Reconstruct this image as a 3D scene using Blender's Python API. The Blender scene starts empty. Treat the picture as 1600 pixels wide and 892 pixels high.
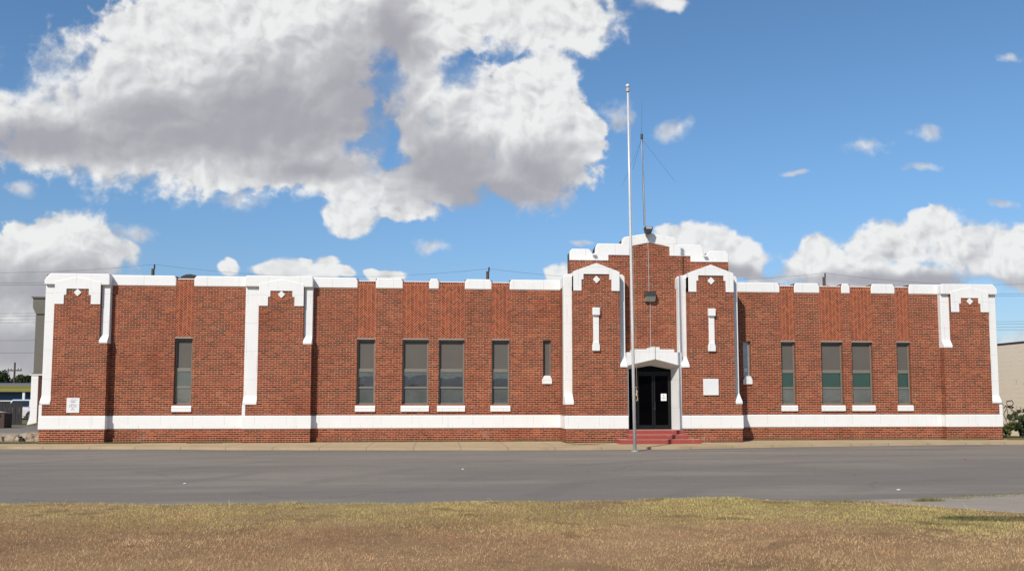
import bpy, bmesh, math, random
import numpy as np
from mathutils import Vector, Matrix
R = math.radians
random.seed(7); rng = np.random.default_rng(7)
scn = bpy.context.scene
C = scn.collection

# ------------------------------------------------------------------ camera
cd = bpy.data.cameras.new('camera'); cam = bpy.data.objects.new('camera', cd); C.objects.link(cam)
cam.location = (0, -32.1, 1.57)
YAW = math.atan(1350/15700)
cam.rotation_euler = (R(90+4.4), 0, -YAW)
cd.sensor_width = 36; cd.lens = 1350/1600*36
cd.shift_y = (519-446)/1600
cd.clip_start = 0.1; cd.clip_end = 5000
scn.camera = cam

# ------------------------------------------------------------------ exposure
scn.view_settings.view_transform = 'Standard'; scn.view_settings.look = 'None'
scn.view_settings.gamma = 1; scn.view_settings.use_curve_mapping = False
scn.view_settings.exposure = 0.22

# ------------------------------------------------------------------ sun
SAZ, SEL = R(34.0), R(40.0)                       # azimuth left of the facade's normal, elevation
sdir = Vector((-math.sin(SAZ)*math.cos(SEL), -math.cos(SAZ)*math.cos(SEL), math.sin(SEL)))
sl = bpy.data.lights.new('sun', 'SUN'); sl.energy = 3.8; sl.angle = R(0.53); sl.color = (1, .95, .87)
so = bpy.data.objects.new('sun', sl); C.objects.link(so)
so.rotation_euler = sdir.to_track_quat('Z', 'Y').to_euler(); so.location = (-40, -60, 60)

# ------------------------------------------------------------------ node helper
class G:
    def __init__(s, tree): s.t = tree; s.n = tree.nodes; s.l = tree.links
    def node(s, typ, **k):
        n = s.n.new(typ)
        for a, b in k.items(): setattr(n, a, b)
        return n
    def put(s, sock, v):
        if isinstance(v, bpy.types.NodeSocket): s.l.new(v, sock)
        elif v is not None: sock.default_value = v
    def m(s, op, a, b=None, c=None, clamp=False):
        n = s.node('ShaderNodeMath', operation=op, use_clamp=clamp)
        for i, v in enumerate((a, b, c)): s.put(n.inputs[i], v)
        return n.outputs[0]
    def add(s, a, b): return s.m('ADD', a, b)
    def sub(s, a, b): return s.m('SUBTRACT', a, b)
    def mul(s, a, b): return s.m('MULTIPLY', a, b)
    def v(s, op, a, b=None, c=None):
        n = s.node('ShaderNodeVectorMath', operation=op)
        for i, x in enumerate((a, b, c)): s.put(n.inputs[i], x)
        return n.outputs['Value'] if op in ('LENGTH', 'DOT_PRODUCT', 'DISTANCE') else n.outputs[0]
    def xyz(s, a):
        n = s.node('ShaderNodeSeparateXYZ'); s.put(n.inputs[0], a); return n.outputs
    def comb(s, x, y, z=0.0):
        n = s.node('ShaderNodeCombineXYZ')
        for i, q in enumerate((x, y, z)): s.put(n.inputs[i], q)
        return n.outputs[0]
    def noise(s, vec, scale, detail=4, rough=.55, dist=0.0, col=False):
        n = s.node('ShaderNodeTexNoise'); s.put(n.inputs['Vector'], vec)
        n.inputs['Scale'].default_value = scale; n.inputs['Detail'].default_value = detail
        n.inputs['Roughness'].default_value = rough; n.inputs['Distortion'].default_value = dist
        return n.outputs[1 if col else 0]
    def smooth(s, x, a, b):
        n = s.node('ShaderNodeMapRange', interpolation_type='SMOOTHSTEP')
        s.put(n.inputs[0], x); s.put(n.inputs[1], a); s.put(n.inputs[2], b); return n.outputs[0]
    def lin(s, x, a, b, c=0.0, d=1.0):
        n = s.node('ShaderNodeMapRange'); s.put(n.inputs[0], x)
        for i, q in enumerate((a, b, c, d)): s.put(n.inputs[i+1], q)
        return n.outputs[0]
    def mix(s, f, a, b, mode='MIX'):
        n = s.node('ShaderNodeMix', data_type='RGBA', blend_type=mode)
        s.put(n.inputs[0], f)
        for i, q in ((6, a), (7, b)):
            if isinstance(q, tuple): q = (*q[:3], 1)
            s.put(n.inputs[i], q)
        return n.outputs[2]
    def ramp(s, f, stops, interp='LINEAR'):
        n = s.node('ShaderNodeValToRGB'); cr = n.color_ramp; cr.interpolation = interp
        while len(cr.elements) < len(stops): cr.elements.new(.5)
        for e, (p, c) in zip(cr.elements, stops): e.position = p; e.color = (*c, 1)
        s.put(n.inputs[0], f); return n.outputs[0]

# ------------------------------------------------------------------ world: sky with cumulus clouds
CL=[(0.732, 0.168, 0.06, 0.04), (-0.2838, 0.3327, 0.2222, 0.1037), (-0.4313, 0.3061, 0.1481, 0.0519), (-0.5564, 0.3247, 0.1111, 0.0556), (-0.1841, 0.4121, 0.1481, 0.0889), (-0.2714, 0.409, 0.1111, 0.0667), (-0.1387, 0.3369, 0.0889, 0.0963), (-0.2824, 0.2839, 0.1111, 0.037), (-0.1886, 0.2749, 0.1111, 0.0333), (-0.0661, 0.4554, 0.1481, 0.0704), (0.086, 0.4613, 0.1333, 0.0519), (0.1673, 0.4486, 0.0444, 0.037), (0.2701, 0.4847, 0.0333, 0.0207), (-0.0278, 0.3789, 0.037, 0.0444), (0.0404, 0.3267, 0.0889, 0.0741), (0.1243, 0.3642, 0.0459, 0.0593), (0.0936, 0.2817, 0.0963, 0.0578), (-0.0267, 0.2521, 0.0889, 0.037), (0.0103, 0.3028, 0.0741, 0.0593), (0.1511, 0.3103, 0.0459, 0.0481), (-0.0971, 0.262, 0.0444, 0.0333), (-0.1015, 0.2106, 0.0341, 0.0207), (-0.0338, 0.2141, 0.043, 0.0148), (-0.4301, 0.1849, 0.0593, 0.0311), (-0.4451, 0.1304, 0.1111, 0.0519), (-0.3843, 0.1638, 0.0489, 0.0296), (-0.4774, 0.0871, 0.0889, 0.0593), (-0.4682, 0.0303, 0.0667, 0.037), (0.3323, 0.1742, 0.0741, 0.0311), (0.2933, 0.1852, 0.0444, 0.0178), (0.611, 0.2124, 0.0341, 0.0281), (0.5568, 0.1893, 0.0519, 0.0296), (0.6716, 0.1792, 0.0852, 0.0385), (0.4749, 0.1606, 0.0741, 0.0333), (0.4594, 0.18, 0.0296, 0.0237), (0.539, 0.1458, 0.1407, 0.0281), (0.7309, 0.196, 0.0444, 0.0296), (0.1465, 0.1449, 0.0333, 0.0178), (-0.1499, 0.1427, 0.037, 0.0178), (-0.1313, 0.1548, 0.0163, 0.0096), (-0.1516, 0.1575, 0.0104, 0.0067), (-0.1802, 0.1431, 0.0222, 0.0096), (-0.2324, 0.1432, 0.0133, 0.0096), (-0.2298, 0.152, 0.0074, 0.0059), (-0.0647, 0.1393, 0.0267, 0.0096), (-0.0816, 0.1443, 0.0104, 0.0067), (-0.1137, 0.1432, 0.0178, 0.0089)]
SM=[(-0.2274, 0.2329, 0.0444, 0.0163), (0.2055, 0.3431, 0.0237, 0.0237), (0.2773, 0.3239, 0.0385, 0.0163), (0.516, 0.3095, 0.037, 0.0133), (0.5988, 0.3245, 0.0296, 0.0104), (0.593, 0.2809, 0.0311, 0.0067), (-0.0075, 0.1753, 0.0296, 0.0089), (0.1696, 0.1887, 0.0178, 0.0044), (0.7125, 0.432, 0.0193, 0.0081), (-0.4738, 0.2424, 0.0252, 0.0104), (-0.4237, 0.29, 0.0296, 0.0193), (-0.3684, 0.2706, 0.0237, 0.0178), (0.7, 0.0742, 0.0444, 0.0133), (0.691, 0.2395, 0.0222, 0.0089), (0.4338, 0.2709, 0.0185, 0.0044), (-0.3467, 0.1863, 0.0296, 0.0133)]
HO=[(-0.0621, 0.37, 0.0222, 0.0407), (-0.0704, 0.3083, 0.0207, 0.0407), (0.0265, 0.3822, 0.0267, 0.0237), (0.0783, 0.4106, 0.0296, 0.0119), (-0.0938, 0.2909, 0.0178, 0.0133)]
DK=[(-0.1897, 0.3241, 0.1556, 0.0556), (-0.2614, 0.2994, 0.1111, 0.0296), (-0.0947, 0.3536, 0.0593, 0.0741), (0.0708, 0.2466, 0.1111, 0.0281), (0.1241, 0.2709, 0.0556, 0.037), (0.0105, 0.2721, 0.0741, 0.0333), (-0.438, 0.1233, 0.0963, 0.037), (-0.4694, 0.0586, 0.0741, 0.0296), (0.5796, 0.1439, 0.1556, 0.0104), (-0.4517, 0.2944, 0.0889, 0.0207), (0.3554, 0.1513, 0.0593, 0.0104), (-0.1522, 0.2683, 0.0815, 0.0178), (0.2384, 0.1498, 0.0444, 0.0104), (-0.0507, 0.4247, 0.037, 0.0444), (-0.3122, 0.3281, 0.0667, 0.0296)]
w = bpy.data.worlds.new('World'); scn.world = w; w.use_nodes = True
w.cycles.sampling_method = 'MANUAL'; w.cycles.sample_map_resolution = 256
g = G(w.node_tree); g.n.clear()
sky = g.node('ShaderNodeTexSky', sky_type='NISHITA', sun_disc=False)
sky.sun_elevation = SEL; sky.sun_rotation = math.pi+SAZ
sky.altitude = 300; sky.air_density = 1.0; sky.dust_density = .45; sky.ozone_density = 2.0
tc = g.node('ShaderNodeTexCoord'); o = g.xyz(tc.outputs['Generated'])
ay = g.m('MAXIMUM', g.m('ABSOLUTE', o[1]), .2)
uv = g.comb(g.m('DIVIDE', o[0], ay), g.m('DIVIDE', o[2], ay), 0.0)
wv = g.v('SUBTRACT', g.noise(uv, 11, 3, .55, col=True), (.5, .5, .5))
uvd = g.v('MULTIPLY_ADD', wv, (.055, .04, 0), uv)
def ell(L, at, sm, grow=1.0):
    r = None
    for u, v, a, b in L:
        a *= grow; b *= grow
        d = g.v('LENGTH', g.v('MULTIPLY_ADD', at, (1/a, 1/b, 0), (-u/a, -v/b, 0)))
        r = d if r is None else g.m('SMOOTH_MIN', r, d, sm)
    return g.sub(1.0, r)
def puff(at):
    a = g.noise(at, 11, 5, .5)
    b = g.m('ABSOLUTE', g.sub(g.noise(at, 26, 2.5, .45), .5))
    return g.add(g.mul(g.sub(a, .5), 1.1), g.mul(g.sub(.10, b), .9))
hole = None
hn = g.sub(g.noise(uv, 26, 6, .6), .5)
uvh = g.v('MULTIPLY_ADD', g.v('SUBTRACT', g.noise(uv, 24, 5, .6, col=True), (.5, .5, .5)), (.07, .06, 0), uv)
for q in HO:
    d = g.m('MAXIMUM', g.add(g.add(ell([q], uvh, .1, 1.25), .05), g.mul(hn, 1.6)), -.0)
    hole = d if hole is None else g.add(hole, d)
base = g.m('MINIMUM', ell(CL, uvd, .22, 1.05), .55)
p0 = puff(uvd); p1 = puff(g.v('ADD', uvd, (-.008, .012, 0)))
D0 = g.add(base, g.mul(p0, 1.0))
finen = g.sub(g.noise(uv, 60, 7, .62), .5)
a_big = g.smooth(g.add(g.add(D0, g.mul(hn, .50)), g.mul(finen, .45)), -.02, g.lin(g.noise(uv, 5, 2), .35, .65, .14, .50))
a_big = g.mul(a_big, g.sub(1.0, g.mul(g.smooth(hole, .0, 1.0), .84)))
a_sm = g.mul(g.smooth(g.add(ell(SM, uvd, .1), g.mul(g.sub(g.noise(uv, 42, 7, .62), .5), 2.0)), .0, 1.0), .72)
alpha = g.m('MAXIMUM', a_big, a_sm)
dark = g.smooth(g.add(ell(DK, uvd, .3, 1.25), g.mul(g.sub(g.noise(uvd, 6, 2.5, .5), .5), 1.3)), -.5, .9)
relief = g.mul(g.sub(p0, p1), g.lin(dark, 0, 1, 1.15, .28))
f0 = g.noise(uvd, 48, 3, .5); f1 = g.noise(g.v('ADD', uvd, (-.004, .006, 0)), 48, 3, .5)
relief = g.add(relief, g.mul(g.sub(f0, f1), g.lin(dark, 0, 1, .55, .10)))
br = g.add(g.sub(.95, g.mul(dark, .70)), g.add(relief, g.mul(finen, .16)))
br = g.sub(br, g.mul(g.sub(1.0, a_big), .22))
br = g.m('MINIMUM', g.m('MAXIMUM', br, .0), 1.0)
ccol = g.ramp(br, [(0, (.36, .36, .40)), (.3, (.44, .43, .465)), (.6, (.60, .60, .62)), (.82, (.79, .79, .79)), (1, (.93, .93, .92))])
K = 8.1
skyc = g.mix(1.0, sky.outputs[0], g.mix(g.smooth(o[2], .0, .30), (.62, .70, .84), (.74, .98, 1.12)), 'MULTIPLY')
cc = g.v('SCALE', ccol); cc.node.inputs['Scale'].default_value = K
up = g.smooth(o[2], -.02, .01)
alpha = g.mul(g.mul(alpha, up), .96)
fin = g.mix(alpha, skyc, cc)
bg = g.node('ShaderNodeBackground'); g.put(bg.inputs[0], fin); bg.inputs[1].default_value = .1
wo = g.node('ShaderNodeOutputWorld'); g.l.new(bg.outputs[0], wo.inputs[0])

# ------------------------------------------------------------------ materials
def mat(name):
    m = bpy.data.materials.new(name); m.use_nodes = True
    g = G(m.node_tree); b = g.n['Principled BSDF']; g.b = b
    g.pos = g.node('ShaderNodeNewGeometry').outputs['Position'] if True else None
    return m, g, b
def bump(g, b, h, s=.5, d=.01):
    n = g.node('ShaderNodeBump'); n.inputs['Strength'].default_value = s; n.inputs['Distance'].default_value = d
    g.put(n.inputs['Height'], h); g.put(b.inputs['Normal'], n.outputs[0])
def simple(name, col, rough=.7, metal=0.0, var=.12, scale=6.0, bmp=0.0, spec=.5):
    m, g, b = mat(name)
    n = g.noise(g.pos, scale, 5, .6)
    c = g.mix(n, tuple(x*(1-var*1.6) for x in col), tuple(min(1, x*(1+var)) for x in col))
    g.put(b.inputs['Base Color'], c); b.inputs['Roughness'].default_value = rough
    b.inputs['Metallic'].default_value = metal; b.inputs['Specular IOR Level'].default_value = spec
    if bmp: bump(g, b, g.noise(g.pos, scale*8, 4), bmp, .01)
    return m

CO = .0677
def brick_mat():
    m, g, b = mat('brick')
    nrm = g.node('ShaderNodeNewGeometry').outputs['Normal']
    p = g.xyz(g.pos); n = g.xyz(nrm)
    isx = g.m('GREATER_THAN', g.m('ABSOLUTE', n[0]), .6)
    wob = g.mul(g.sub(g.noise(g.pos, .8, 2), .5), .012)
    U = g.add(g.add(g.mul(p[0], g.sub(1.0, isx)), g.mul(p[1], isx)), 60.0)
    V = g.m('DIVIDE', g.add(g.add(p[2], wob), 4.0), CO)
    row = g.m('FLOOR', V); fv = g.sub(V, row)
    hdr = g.m('LESS_THAN', g.m('MODULO', row, 6.0), .5)
    BL = g.sub(.2095, g.mul(hdr, .10475))
    off = g.mul(g.m('MODULO', row, 2.0), .5)
    jit = g.node('ShaderNodeTexWhiteNoise', noise_dimensions='1D'); g.put(jit.inputs['W'], row)
    uu = g.add(g.add(g.m('DIVIDE', U, BL), off), g.mul(jit.outputs['Value'], .12))
    colm = g.m('FLOOR', uu); fu = g.sub(uu, colm)
    du = g.mul(g.sub(.5, g.m('ABSOLUTE', g.sub(fu, .5))), BL)
    dv = g.mul(g.sub(.5, g.m('ABSOLUTE', g.sub(fv, .5))), CO)
    dist = g.m('MINIMUM', g.mul(du, 1.7), dv)
    thin = g.add(.0068, g.mul(g.sub(g.noise(g.pos, 2.2, 3), .5), .004))
    mort = g.sub(1.0, g.smooth(dist, g.sub(thin, .002), g.add(thin, .002)))
    wn = g.node('ShaderNodeTexWhiteNoise', noise_dimensions='3D'); g.put(wn.inputs['Vector'], g.comb(colm, row, isx))
    r = wn.outputs['Value']
    zone = g.noise(g.v('MULTIPLY', g.pos, (.7, .7, 1.6)), 1.0, 4, .6)
    r2 = g.m('ADD', r, g.mul(g.sub(zone, .5), .55), clamp=True)
    bc = g.ramp(r2, [(0, (.048, .011, .007)), (.18, (.098, .016, .007)), (.5, (.166, .024, .009)), (.85, (.228, .034, .012)), (1, (.31, .076, .026))])
    fine = g.noise(g.pos, 45, 3)
    bc = g.mix(g.lin(fine, .3, .7, .0, .35), bc, (.05, .014, .01))
    mc = g.mix(g.noise(g.pos, 1.4, 4), (.48, .225, .130), (.80, .44, .26))
    dirt = g.smooth(g.noise(g.pos, .55, 5, .65), .5, .75)
    mc = g.mix(g.mul(dirt, .60), mc, (.30, .11, .055))
    c = g.mix(mort, bc, mc)
    # rain streaks and efflorescence
    st = g.smooth(g.noise(g.v('MULTIPLY', g.pos, (2.6, 2.6, .12)), 1.0, 5, .65), .56, .78)
    c = g.mix(g.mul(st, .28), c, (.05, .022, .016))
    low = g.sub(1.0, g.smooth(p[2], .1, .5))
    ef = g.mul(g.smooth(g.noise(g.pos, .9, 5, .7), .60, .74), low)
    c = g.mix(g.mul(ef, .45), c, (.48, .36, .32))
    foot_dark = g.mul(g.sub(1.0, g.smooth(p[2], .0, .16)), .45)  # brick colour gets evenly darker towards the ground
    c = g.mix(foot_dark, c, (.09, .05, .035))
    g.put(b.inputs['Base Color'], c); b.inputs['Roughness'].default_value = .88; b.inputs['Specular IOR Level'].default_value = .25
    bump(g, b, g.sub(g.mul(fine, .3), mort), .6, .006)
    return m
def herring_mat():
    m, g, b = mat('herringbone_brick')
    p = g.xyz(g.pos); W = .0677
    x = g.add(p[0], 60.0); z = p[2]
    a = g.m('DIVIDE', g.mul(g.add(x, z), .70711), W); bb = g.m('DIVIDE', g.mul(g.add(g.sub(z, x), 120.0), .70711), W)
    i = g.m('FLOOR', a); j = g.m('FLOOR', bb)
    k = g.m('FLOORED_MODULO', g.sub(i, j), 6.0)
    hor = g.m('LESS_THAN', k, 2.5)
    la = g.sub(a, g.sub(i, k)); lb = g.sub(bb, j)
    j0 = g.sub(j, g.sub(5.0, k)); va = g.sub(bb, j0); vb = g.sub(a, i)
    mixf = lambda A, B: g.add(g.mul(A, hor), g.mul(B, g.sub(1.0, hor)))
    al = mixf(la, va); ac = mixf(lb, vb)
    d = g.m('MINIMUM', g.m('MINIMUM', al, g.sub(3.0, al)), g.m('MINIMUM', ac, g.sub(1.0, ac)))
    mort = g.sub(1.0, g.smooth(d, .06, .13))
    idv = g.comb(mixf(g.sub(i, k), i), mixf(j, j0), hor)
    # soldier course on top
    sx = g.m('DIVIDE', x, .0677); fs = g.sub(sx, g.m('FLOOR', sx))
    sold = g.m('GREATER_THAN', z, 5.79)
    ms = g.m('MAXIMUM', g.sub(1.0, g.smooth(g.sub(.5, g.m('ABSOLUTE', g.sub(fs, .5))), .05, .12)), g.m('LESS_THAN', g.m('ABSOLUTE', g.sub(z, 5.797)), .007))
    mort = g.add(g.mul(mort, g.sub(1.0, sold)), g.mul(ms, sold))
    wn = g.node('ShaderNodeTexWhiteNoise', noise_dimensions='3D')
    g.put(wn.inputs['Vector'], g.mix(sold, idv, g.comb(g.m('FLOOR', sx), 7.0, 3.0)))
    zone = g.noise(g.pos, 2.0, 4, .6)
    r2 = g.m('ADD', wn.outputs['Value'], g.mul(g.sub(zone, .5), .7), clamp=True)
    bc = g.ramp(r2, [(0, (.11, .022, .011)), (.2, (.17, .028, .012)), (.6, (.228, .037, .015)), (1, (.30, .068, .027))])
    c = g.mix(mort, bc, (.56, .27, .15))
    g.put(b.inputs['Base Color'], c); b.inputs['Roughness'].default_value = .88; b.inputs['Specular IOR Level'].default_value = .25
    bump(g, b, g.sub(0.0, mort), .6, .006)
    return m
def white_mat():
    m, g, b = mat('white_painted_stone')
    p = g.xyz(g.pos)
    n = g.noise(g.pos, 1.3, 6, .65); f = g.noise(g.pos, 14, 4)
    c = g.mix(n, (.80, .785, .755), (.71, .695, .665))
    c = g.mix(g.mul(g.smooth(g.noise(g.v('MULTIPLY', g.pos, (4, 4, .45)), 1, 6, .72), .52, .78), .28), c, (.50, .45, .38))
    c = g.mix(g.mul(g.smooth(g.noise(g.pos, 3.2, 7, .7), .58, .74), .22), c, (.60, .56, .50))
    jx = g.m('FLOORED_MODULO', g.add(p[0], g.mul(g.m('FLOOR', g.mul(p[2], 1.6)), .37)), 1.12)
    jj = g.m('LESS_THAN', g.m('ABSOLUTE', g.sub(jx, .56)), .006)
    jz = g.m('LESS_THAN', g.m('ABSOLUTE', g.sub(g.m('FLOORED_MODULO', p[2], 1.02), .22)), .005)
    jt = g.m('MAXIMUM', jj, jz)
    c = g.mix(g.mul(jt, .55), c, (.38, .36, .33))
    chip = g.smooth(g.noise(g.pos, 7, 5, .7), .70, .76)
    c = g.mix(g.mul(chip, .35), c, (.50, .40, .33))
    g.put(b.inputs['Base Color'], c); b.inputs['Roughness'].default_value = .6
    bump(g, b, g.sub(g.mul(f, .4), jt), .25, .006)
    return m
def asphalt_mat():
    m, g, b = mat('asphalt')
    p = g.xyz(g.pos)
    big = g.noise(g.v('MULTIPLY', g.pos, (.12, .45, 1)), 1, 5, .6)
    strk = g.noise(g.v('MULTIPLY', g.pos, (.10, 1.5, 1)), 1, 6, .65, .3)
    fine = g.noise(g.pos, 60, 3, .7); mid = g.noise(g.pos, 4, 6, .7)
    far = g.smooth(p[1], -12.5, -7.5)
    c = g.mix(far, (.178, .153, .128), (.228, .191, .154))
    c = g.mix(g.mul(g.smooth(strk, .42, .66), .55), c, (.140, .120, .100))
    c = g.mix(g.mul(g.smooth(big, .46, .66), .5), c, (.30, .25, .20))
    # curving tyre marks
    dx = g.sub(p[0], 13.0); dy = g.add(p[1], 22.0)
    rr = g.m('SQRT', g.add(g.mul(dx, dx), g.mul(dy, dy)))
    rr = g.add(rr, g.mul(g.noise(g.pos, .35, 3), .8))
    ring = g.mul(g.smooth(g.m('SINE', g.mul(rr, 2.6)), .55, 1.0), g.smooth(g.noise(g.pos, .25, 3), .42, .62))
    c = g.mix(g.mul(ring, .38), c, (.11, .10, .092))
    edge = g.smooth(p[1], -5.9, -4.6)
    c = g.mix(g.mul(g.mul(edge, g.smooth(g.noise(g.v('MULTIPLY', g.pos, (.3, 1.6, 1)), 1, 5), .42, .6)), .5), c, (.09, .083, .078))
    stain = g.smooth(g.noise(g.v('MULTIPLY', g.pos, (.45, 1.4, 1)), 1, 5, .6), .66, .74)
    c = g.mix(g.mul(stain, .5), c, (.07, .066, .064))
    c = g.mix(g.lin(mid, .3, .7, 0, .22), c, (.10, .095, .09))
    c = g.mix(g.lin(fine, .35, .65, 0, .35), c, (.40, .345, .285))
    vo = g.node('ShaderNodeTexVoronoi', feature='DISTANCE_TO_EDGE'); g.put(vo.inputs['Vector'], g.v('ADD', g.pos, g.v('SCALE', g.noise(g.pos, 1.2, 5, .6, col=True)))); vo.inputs['Scale'].default_value = .16
    crack = g.mul(g.m('LESS_THAN', vo.outputs[0], .0022), g.smooth(g.noise(g.pos, .2, 2), .45, .55))
    c = g.mix(g.mul(crack, .35), c, (.05, .045, .04))
    g.put(b.inputs['Base Color'], c); b.inputs['Roughness'].default_value = .95; b.inputs['Specular IOR Level'].default_value = .04
    bump(g, b, fine, .25, .005)
    return m
def ground_mat(name, stops, scale=1.0, bmp=.4):
    m, g, b = mat(name)
    n = g.noise(g.pos, .35*scale, 8, .68); f = g.noise(g.pos, 22*scale, 5, .7)
    t = g.add(g.mul(n, .65), g.mul(f, .35))
    c = g.ramp(t, stops)
    g.put(b.inputs['Base Color'], c); b.inputs['Roughness'].default_value = 1; b.inputs['Specular IOR Level'].default_value = .1
    bump(g, b, f, bmp, .03)
    return m
def concrete_mat(name, col, joint=1.5):
    m, g, b = mat(name)
    p = g.xyz(g.pos)
    n = g.noise(g.pos, 1.1, 6, .65); f = g.noise(g.pos, 35, 4, .7)
    c = g.mix(n, tuple(q*.72 for q in col), tuple(q*1.15 for q in col))
    c = g.mix(g.lin(f, .3, .7, 0, .25), c, tuple(q*.5 for q in col))
    if joint:
        j = g.m('LESS_THAN', g.m('ABSOLUTE', g.sub(g.m('FLOORED_MODULO', p[0], joint), joint/2)), .012)
        c = g.mix(g.mul(j, .7), c, tuple(q*.3 for q in col))
    s = g.smooth(g.noise(g.pos, .6, 5, .7), .55, .72)
    c = g.mix(g.mul(s, .4), c, (.19, .10, .06))
    g.put(b.inputs['Base Color'], c); b.inputs['Roughness'].default_value = .95; b.inputs['Specular IOR Level'].default_value = .2
    bump(g, b, f, .3, .01)
    return m
def glass_mat(name, col, rough=.04, ior=1.9):
    m, g, b = mat(name)
    n = g.noise(g.pos, 3.0, 5, .6)
    g.put(b.inputs['Base Color'], g.mix(n, tuple(q*.6 for q in col), tuple(q*1.4 for q in col)))
    b.inputs['Roughness'].default_value = rough; b.inputs['IOR'].default_value = ior
    bump(g, b, g.noise(g.pos, 1.7, 2), .3, .006)
    return m
def attr_mat(name, rough=.8, trans=.0):
    m, g, b = mat(name)
    a = g.node('ShaderNodeAttribute', attribute_name='tint')
    g.put(b.inputs['Base Color'], a.outputs['Color']); b.inputs['Roughness'].default_value = rough
    b.inputs['Specular IOR Level'].default_value = .15
    if trans:
        tr = g.node('ShaderNodeBsdfTranslucent'); g.put(tr.inputs[0], a.outputs['Color'])
        mx = g.node('ShaderNodeMixShader'); mx.inputs[0].default_value = trans
        out = g.n['Material Output']; g.l.new(b.outputs[0], mx.inputs[1]); g.l.new(tr.outputs[0], mx.inputs[2]); g.l.new(mx.outputs[0], out.inputs[0])
    return m
M = dict(
    brick=brick_mat(), herring=herring_mat(), white=white_mat(), asphalt=asphalt_mat(),
    lawn=ground_mat('lawn_soil', [(.3, (.15, .09, .045)), (.5, (.28, .17, .085)), (.7, (.38, .25, .13))]),
    dirt=ground_mat('dry_grass_ground', [(.3, (.07, .075, .03)), (.5, (.14, .13, .06)), (.7, (.22, .17, .09))], .6),
    walk=concrete_mat('sidewalk_concrete', (.50, .37, .22), 1.52), pad=concrete_mat('pad_concrete', (.38, .32, .24), 0),
    apron=concrete_mat('old_gravel_asphalt', (.36, .30, .235), 0),
    tar=simple('roof_tar', (.045, .043, .042), .9), roof=simple('roof_membrane', (.16, .155, .15), .9),
    frame=simple('window_frame_aluminium', (.215, .19, .155), .5, .2, .08),
    blind=simple('grey_window_panel', (.108, .094, .080), .75, 0, .10, 2.0), lintel=simple('steel_lintel', (.30, .27, .24), .6),
    glass_l=glass_mat('dusty_glass', (.105, .112, .105)), glass_u=glass_mat('clear_glass', (.045, .052, .052), .02, 2.2),
    glass_g=glass_mat('green_glass', (.008, .045, .036), .03), glass_s=glass_mat('pale_screened_glass', (.30, .33, .36), .2),
    glass_b=glass_mat('black_glass', (.0015, .0015, .002), .03, 1.12), dark=simple('black_aluminium', (.008, .008, .010), .5, 0, .1, 6, 0, .25),
    red=simple('red_step_paint', (.36, .078, .062), .8, 0, .3, 3.0, .2), pole=simple('galvanised_pole', (.64, .63, .61), .38, .1, .12, 9.0),
    steel=simple('grey_galvanised_steel', (.46, .45, .42), .5, .2), lampb=simple('bronze_lamp_body', (.045, .04, .036), .5, .3), lens=simple('frosted_lamp_lens', (.30, .30, .26), .35),
    wire=simple('black_cable', (.03, .03, .03), .6), wood=simple('weathered_pole_wood', (.10, .07, .05), .9, 0, .3, 3),
    plaque=simple('pale_plaque', (.76, .74, .72), .5), plaque2=simple('weathered_white_plaque', (.74, .73, .71), .6, 0, .08, 1.5), ink=simple('plaque_lettering', (.12, .10, .12), .7), paper=simple('white_paper', (.82, .82, .80), .8, 0, .03),
    rope=simple('yellowed_rope', (.55, .42, .22), .9), duct=simple('brown_sheet_metal', (.13, .12, .095), .6, 0, .2),
    beige=simple('beige_painted_block', (.50, .42, .31), .9, 0, .12, 1.2, .2), paint=simple('black_spray_paint', (.03, .025, .025), .7),
    mould=simple('moss_stain', (.25, .25, .12), .9),
    blue=simple('shaded_blue_paint', (.010, .055, .14), .5), yellow=simple('yellow_green_fascia', (.22, .19, .035), .6), dglass=simple('dark_shop_window', (.02, .025, .03), .15),  # blue is darkened to carry the canopy's shade on the shop wall
    greyroof=simple('grey_roof_sheet', (.13, .13, .17), .6), fence=simple('dark_wooden_fence', (.035, .032, .030), .9, 0, .3, 2), brown=simple('brown_boards', (.07, .04, .03), .9), pale=simple('pale_board', (.42, .36, .30), .8),
    orange=simple('orange_brown_render', (.34, .19, .08), .85),
    carw=simple('white_car_paint', (.62, .63, .65), .25), carp=simple('pale_car_paint', (.68, .60, .60), .25), carr=simple('dark_red_car_paint', (.10, .012, .012), .25), tyre=simple('tyre_rubber', (.018, .018, .018), .8), rim=simple('wheel_rim', (.35, .35, .36), .35, .7), carg=simple('car_glass', (.02, .03, .035), .08),
    rubble=simple('broken_concrete', (.36, .28, .20), .95, 0, .35, 3, .5), hole=simple('dark_hollow_block', (.03, .025, .02), 1),
    leaf=attr_mat('leaves', .7, .25), blade=attr_mat('grass_blades', .8, .25), bark=simple('bark', (.09, .065, .045), .95),
    litter=simple('white_litter', (.75, .75, .73), .7), redl=simple('red_litter', (.45, .03, .03), .6),
    shedm=simple('shed_metal', (.10, .105, .11), .6), green=simple('green_door_paint', (.02, .07, .06), .5),
)

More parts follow.
